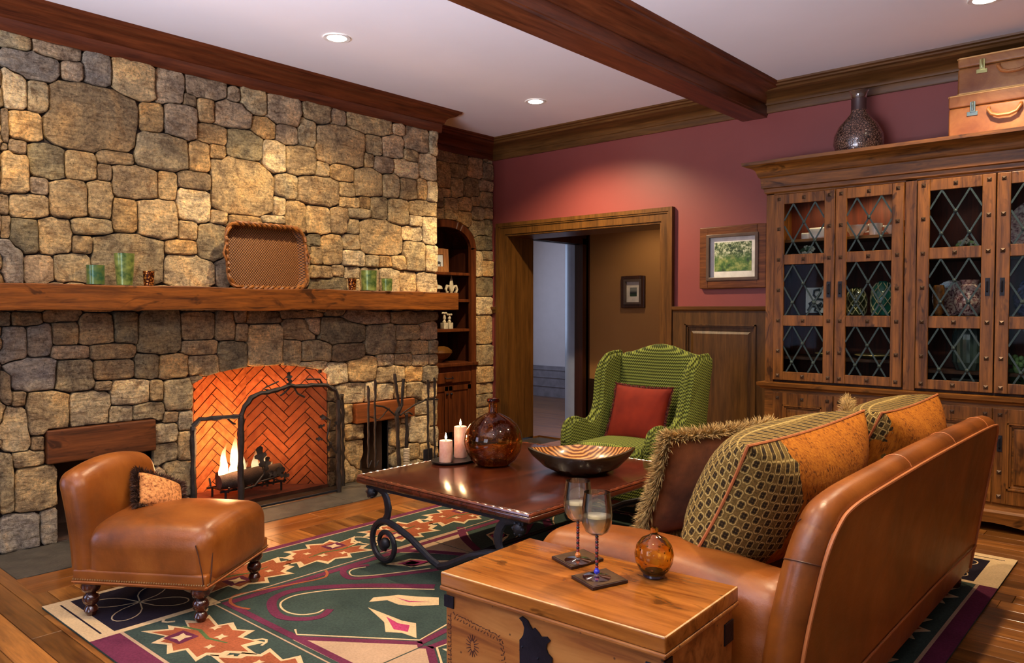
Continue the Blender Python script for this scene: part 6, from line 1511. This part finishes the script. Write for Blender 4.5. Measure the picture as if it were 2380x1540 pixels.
# ================================================================ trunk
TA = math.radians(2.8); TW, TD, TH = .74, .436, .60
tk = thing('pine_trunk', 'honey pine trunk with black iron lock plate in the foreground', 'trunk', (-1.307, 1.797, 0.0), TA)
M['pineX'] = wood('trunk_pine', srgb(118, 62, 18), srgb(182, 112, 44), 'x', 1.0, .24, coat=.45, knots=True, stretch=10)
def distressed():
    t = NT('trunk_side_pine'); v = t.coord((10, 10, 1.2)); v = t.coord((1.1, 10, 10)); f = t.noise(v, 1.8, 5, .6, .6)
    c = t.ramp(f, [(.34, srgb(116, 62, 22)), (.5, srgb(160, 98, 42)), (.68, srgb(184, 124, 62))]); vo = t.n('ShaderNodeTexVoronoi'); vo.inputs['Scale'].default_value = 26; t.lk(t.coord(), vo.inputs['Vector'])
    c = t.mix(t.ramp(vo.outputs['Distance'], [(.05, .85), (.11, 0.0)]), c, srgb(56, 24, 12)); t.bump(f, .3, .003); return t.fin(c, .45)
M['pineS'] = distressed()
hw, hd = TW / 2, TD / 2
b = MB(); b.box(-hw + .012, hw - .012, -hd + .012, hd - .012, .013, TH - .042); b.build('chest_body', M['pineS'], tk, smooth=False, local=True, bevel=.004)
b = MB(); b.rbox((0, 0, TH - .0205), (hw, hd, .0205), .005, 4); b.build('lid', M['pineX'], tk, local=True)
b = MB(); b.box(-hw - .002, hw + .002, -hd - .002, hd + .002, TH - .054, TH - .041); b.build('lid_lip', M['pineS'], tk, local=True, smooth=False, bevel=.004)
wedge = plain('worn_edge', srgb(214, 170, 112), .35, var=.4, scale=30)
b = MB(); b.tube([(-hw + .004, -hd + .004, TH - .003), (hw - .004, -hd + .004, TH - .003)], .0035, 6); b.tube([(hw - .004, -hd + .004, TH - .003), (hw - .004, hd - .004, TH - .003)], .0035, 6); b.build('worn_edge', wedge, tk, local=True)
ir = plain('blued_iron', (.012, .014, .026, 1), .38, .6, var=.4, scale=20, bump=.3)
b = MB(); hy = -hd + .010
lp = [(-.068, -.02), (-.066, -.175), (-.05, -.19), (.02, -.20), (.055, -.20), (.064, -.18), (.066, -.045), (.05, -.035), (.042, -.02), (.046, -.004), (.058, .008), (.045, .018), (.022, .012), (.012, .022), (-.006, .034), (-.014, .026), (-.022, .034), (-.034, .050), (-.058, .058), (-.070, .050), (-.056, .040), (-.048, .024), (-.052, .0), (-.060, -.012)]
b.prism([(x * .82 - .020, hy, TH - .110 + z * .85) for x, z in lp], (0, -.004, 0)); o = b.build('lock_plate', ir, tk, local=True, smooth=False)
b = MB()
for (x, z) in ((-.055, -.04), (.055, -.07), (-.055, -.16), (.045, -.18), (-.01, -.10), (.01, -.06)): b.sphere((x * .82 - .020, hy - .005, TH - .110 + z * .85), .0035, 8, 5)
b.build('stud', ir, o, local=True)
for (x0_, x1_, z0_, z1_) in ((-hw + .008, -hw + .046, TH - .104, TH - .068), (hw - .058, hw - .010, TH - .125, TH - .076)):
    MB().box(x0_, x1_, hy - .003, hy + .001, z0_, z1_).build('corner_bracket', ir, tk, local=True, smooth=False, bevel=.001)
    sx_ = -1 if x0_ < 0 else 1
MB().box(hw - .012, hw - .008, hd - .07, hd - .012, TH - .15, TH - .09).build('corner_bracket', ir, tk, local=True, smooth=False, bevel=.001)
MB().box(hw - .012, hw - .008, -hd + .012, -hd + .055, TH - .135, TH - .065).build('corner_bracket', ir, tk, local=True, smooth=False, bevel=.001)
# stamped ornament on the front: rosette and a frame of small marks
dkk = plain('burnt_mark', srgb(72, 34, 22), .6); b = MB(); fy_ = -hd + .0125
def mark(x, z, a, l, w=.0016):
    c_, s_ = math.cos(a), math.sin(a); p = lambda u, v: (x + u * c_ - v * s_, fy_ - .0016, z + u * s_ + v * c_)
    b.prism([p(-l / 2, -w), p(l / 2, -w * .4), p(l / 2, w * .4), p(-l / 2, w)], (0, .0015, 0))
for k in range(16): a = 2 * PI * k / 16; mark(-.253 + math.cos(a) * .016, TH - .195 + math.sin(a) * .024, a, .018, .0018)
rn = random.Random(9)
for k in range(20):
    z = TH - .13 - k * .013; mark(-.343, z, rn.uniform(-.5, .5), .014); mark(-.338, z + .005, rn.uniform(1, 2), .010)
for k in range(16):
    x = -.325 + k * .0115; z = TH - .118 - k * .0014; mark(x, z, rn.uniform(-.8, .8), .010); mark(x + .004, z - .012, rn.uniform(.6, 2), .009); 
for k in range(12):
    z = TH - .148 - k * .014; mark(-.148 + .01 * math.sin(k * .3), z, rn.uniform(-.8, .8), .012); mark(-.140 + .01 * math.sin(k * .3), z - .006, rn.uniform(.6, 2), .009)
b.build('stamped_ornament', dkk, tk, local=True, smooth=False)
# ---- coasters, glasses, vase
def coaster(px, lb):
    P = [onZ(x, y, TH + .001) for x, y in px]; c_ = sum(P, Vector()) / 4; t = thing('coaster', lb, 'coaster', tuple(c_)); t.location.z = TH + .001
    def off(s, z): return [(c_.x + (p.x - c_.x) * s, c_.y + (p.y - c_.y) * s, z) for p in P]
    MB().prism(off(1, TH + .0012), (0, 0, .0085)).build('coaster_edge', plain('dark_wood_edge', srgb(44, 20, 14), .4), t, smooth=False, bevel=.001)
    MB().prism(off(.92, TH + .0097), (0, 0, .001)).build('coaster_face', plain('bronze_face', srgb(96, 74, 48), .28, .3, var=.4, scale=30), t, smooth=False)
    return TH + .0108
coaster([(1282, 1298), (1328, 1324), (1403, 1303), (1356, 1281)], 'square dark coaster under the farther wine glass')
cz1 = coaster([(1328, 1343), (1378, 1372), (1460, 1354), (1408, 1326)], 'square dark coaster under the nearer wine glass')
def clearmat(name, tint, k, r0=.0):
    t = NT(name); g = t.n('ShaderNodeBsdfGlossy'); g.inputs['Roughness'].default_value = .02; tr_ = t.n('ShaderNodeBsdfTransparent'); tr_.inputs[0].default_value = tint; mx = t.n('ShaderNodeMixShader')
    f = t.n('ShaderNodeFresnel'); f.inputs[0].default_value = 1.5; t.lk(t.M('MINIMUM', t.M('ADD', t.M('MULTIPLY', f.outputs[0], k), r0), .9), mx.inputs[0]); t.lk(tr_.outputs[0], mx.inputs[1]); t.lk(g.outputs[0], mx.inputs[2]); t.lk(mx.outputs[0], t.out.inputs[0]); return t.m
wg_mat = clearmat('wine_glass_crystal', (.97, .97, .98, 1), 2.0, .045); wine = clearmat('white_wine', (.93, .84, .55, 1), .6)
_t = wine.node_tree; _df = _t.nodes.new('ShaderNodeBsdfDiffuse'); _df.inputs[0].default_value = (1, .93, .68, 1); _mx = _t.nodes.new('ShaderNodeMixShader'); _mx.inputs[0].default_value = .55
_src = _t.nodes['Material Output'].inputs[0].links[0].from_socket; _t.links.new(_src, _mx.inputs[1]); _t.links.new(_df.outputs[0], _mx.inputs[2]); _t.links.new(_mx.outputs[0], _t.nodes['Material Output'].inputs[0])
M['foot'] = clearmat('wine_glass_foot', (.92, .92, .97, 1), 2.2, .08)
beadr = plain('red_beads', (.25, .01, .01, 1), .15, coat=.5); beadk = plain('black_beads', (.01, .005, .01, 1), .15, coat=.5)
def wineglass(px, py, H_, R_, lb, knob):
    c_ = onZ(px, py, cz1); t = thing('wine_glass', lb, 'wine glass', tuple(c_)); c0 = tuple(c_); s = H_ / .225
    zb = .112 * s; T = .0011
    bowl = [(.004, .0), (.016, .002), (.030, .011), (.0380, .029), (.0402, .053), (.0385, .078), (.0350, .104), (.0342, .113)]
    k = R_ / .0395; o = [(r * k, zb + z * s) for r, z in bowl]; i_ = [(max(1e-5, (r - .0012) * k), zb + z * s + (.0025 if j < 2 else 0)) for j, (r, z) in enumerate(bowl)][::-1]; i_[-1] = (1e-5, zb + .003)
    MB().lathe([(1e-5, zb - .002)] + o + i_, c0, 36).build('bowl', wg_mat, t)
    wl_ = [(r, z) for r, z in [((r - .0019) * k, zb + z * s + .0012) for r, z in bowl[:5]]]; wl_ = [(1e-5, zb + .0045), (.008 * k, zb + .0065)] + wl_[2:]; zt = wl_[-1][1] - .004
    wl_[-1] = (wl_[-1][0] * .998, zt); MB().lathe(wl_ + [(1e-5, zt)], c0, 36).build('wine', wine, t)
    MB().lathe([(1e-5, 0), (.0405, 0), (.041, .0015), (.032, .003), (.010, .006), (.0045, .012), (.0035, .022), (1e-5, .022)], c0, 32).build('foot', M['foot'], t)
    MB().lathe([(.0055, .010), (.0085, .014), (.0085, .020), (.005, .024), (.0045, .028)], c0, 14).build('knop', knob, t)
    nb = 12; z0_, z1_ = .027, zb - .001
    for mt, ph, nm in ((beadr, 0, 'red_beads'), (beadk, 1, 'black_beads')):
        b = MB()
        for j in range(nb):
            if j % 2 == ph: zz = z0_ + (z1_ - z0_) * (j + .5) / nb; b.lathe([(.0035, -(z1_ - z0_) / nb / 2), (.0052, -.001), (.0052, .001), (.0035, (z1_ - z0_) / nb / 2)], (c0[0], c0[1], c0[2] + zz), 10)
        b.build(nm, mt, t)
wineglass(1343, 1302, .246, .0435, 'wine glass with beaded red stem and orange foot, farther coaster', plain('orange_glass', (.8, .25, .05, 1), .1, coat=.6))
wineglass(1387, 1341, .246, .0435, 'wine glass with beaded red stem and blue foot, nearer coaster', plain('cobalt_glass', (.03, .04, .6, 1), .1, coat=.6))
c_ = onZ(1520, 1340, TH); t = thing('crackle_vase', 'small round amber crackle glass vase on the trunk', 'vase', tuple(c_)); k = 1.02
MB().lathe([(r * k, z * k) for r, z in [(1e-5, .012), (.03, .010), (.042, .022), (.053, .045), (.056, .068), (.050, .092), (.036, .110), (.018, .119), (.011, .124), (.011, .142), (.008, .142), (.0075, .122), (.015, .114), (.032, .106), (.045, .090), (.051, .068), (.048, .047), (.038, .027), (.026, .018), (1e-5, .018)]], tuple(c_), 36).build('glass_body', amberglass('crackle_amber', (.93, .81, .07, 1), 300, .7), t)
MB().lathe([(1e-5, 0), (.028, 0), (.032, .004), (.031, .012), (.026, .016), (1e-5, .016)], (c_.x, c_.y, TH + .0005), 28).build('dark_base', plain('dark_glass_base', (.02, .015, .03, 1), .12, coat=.5), t)
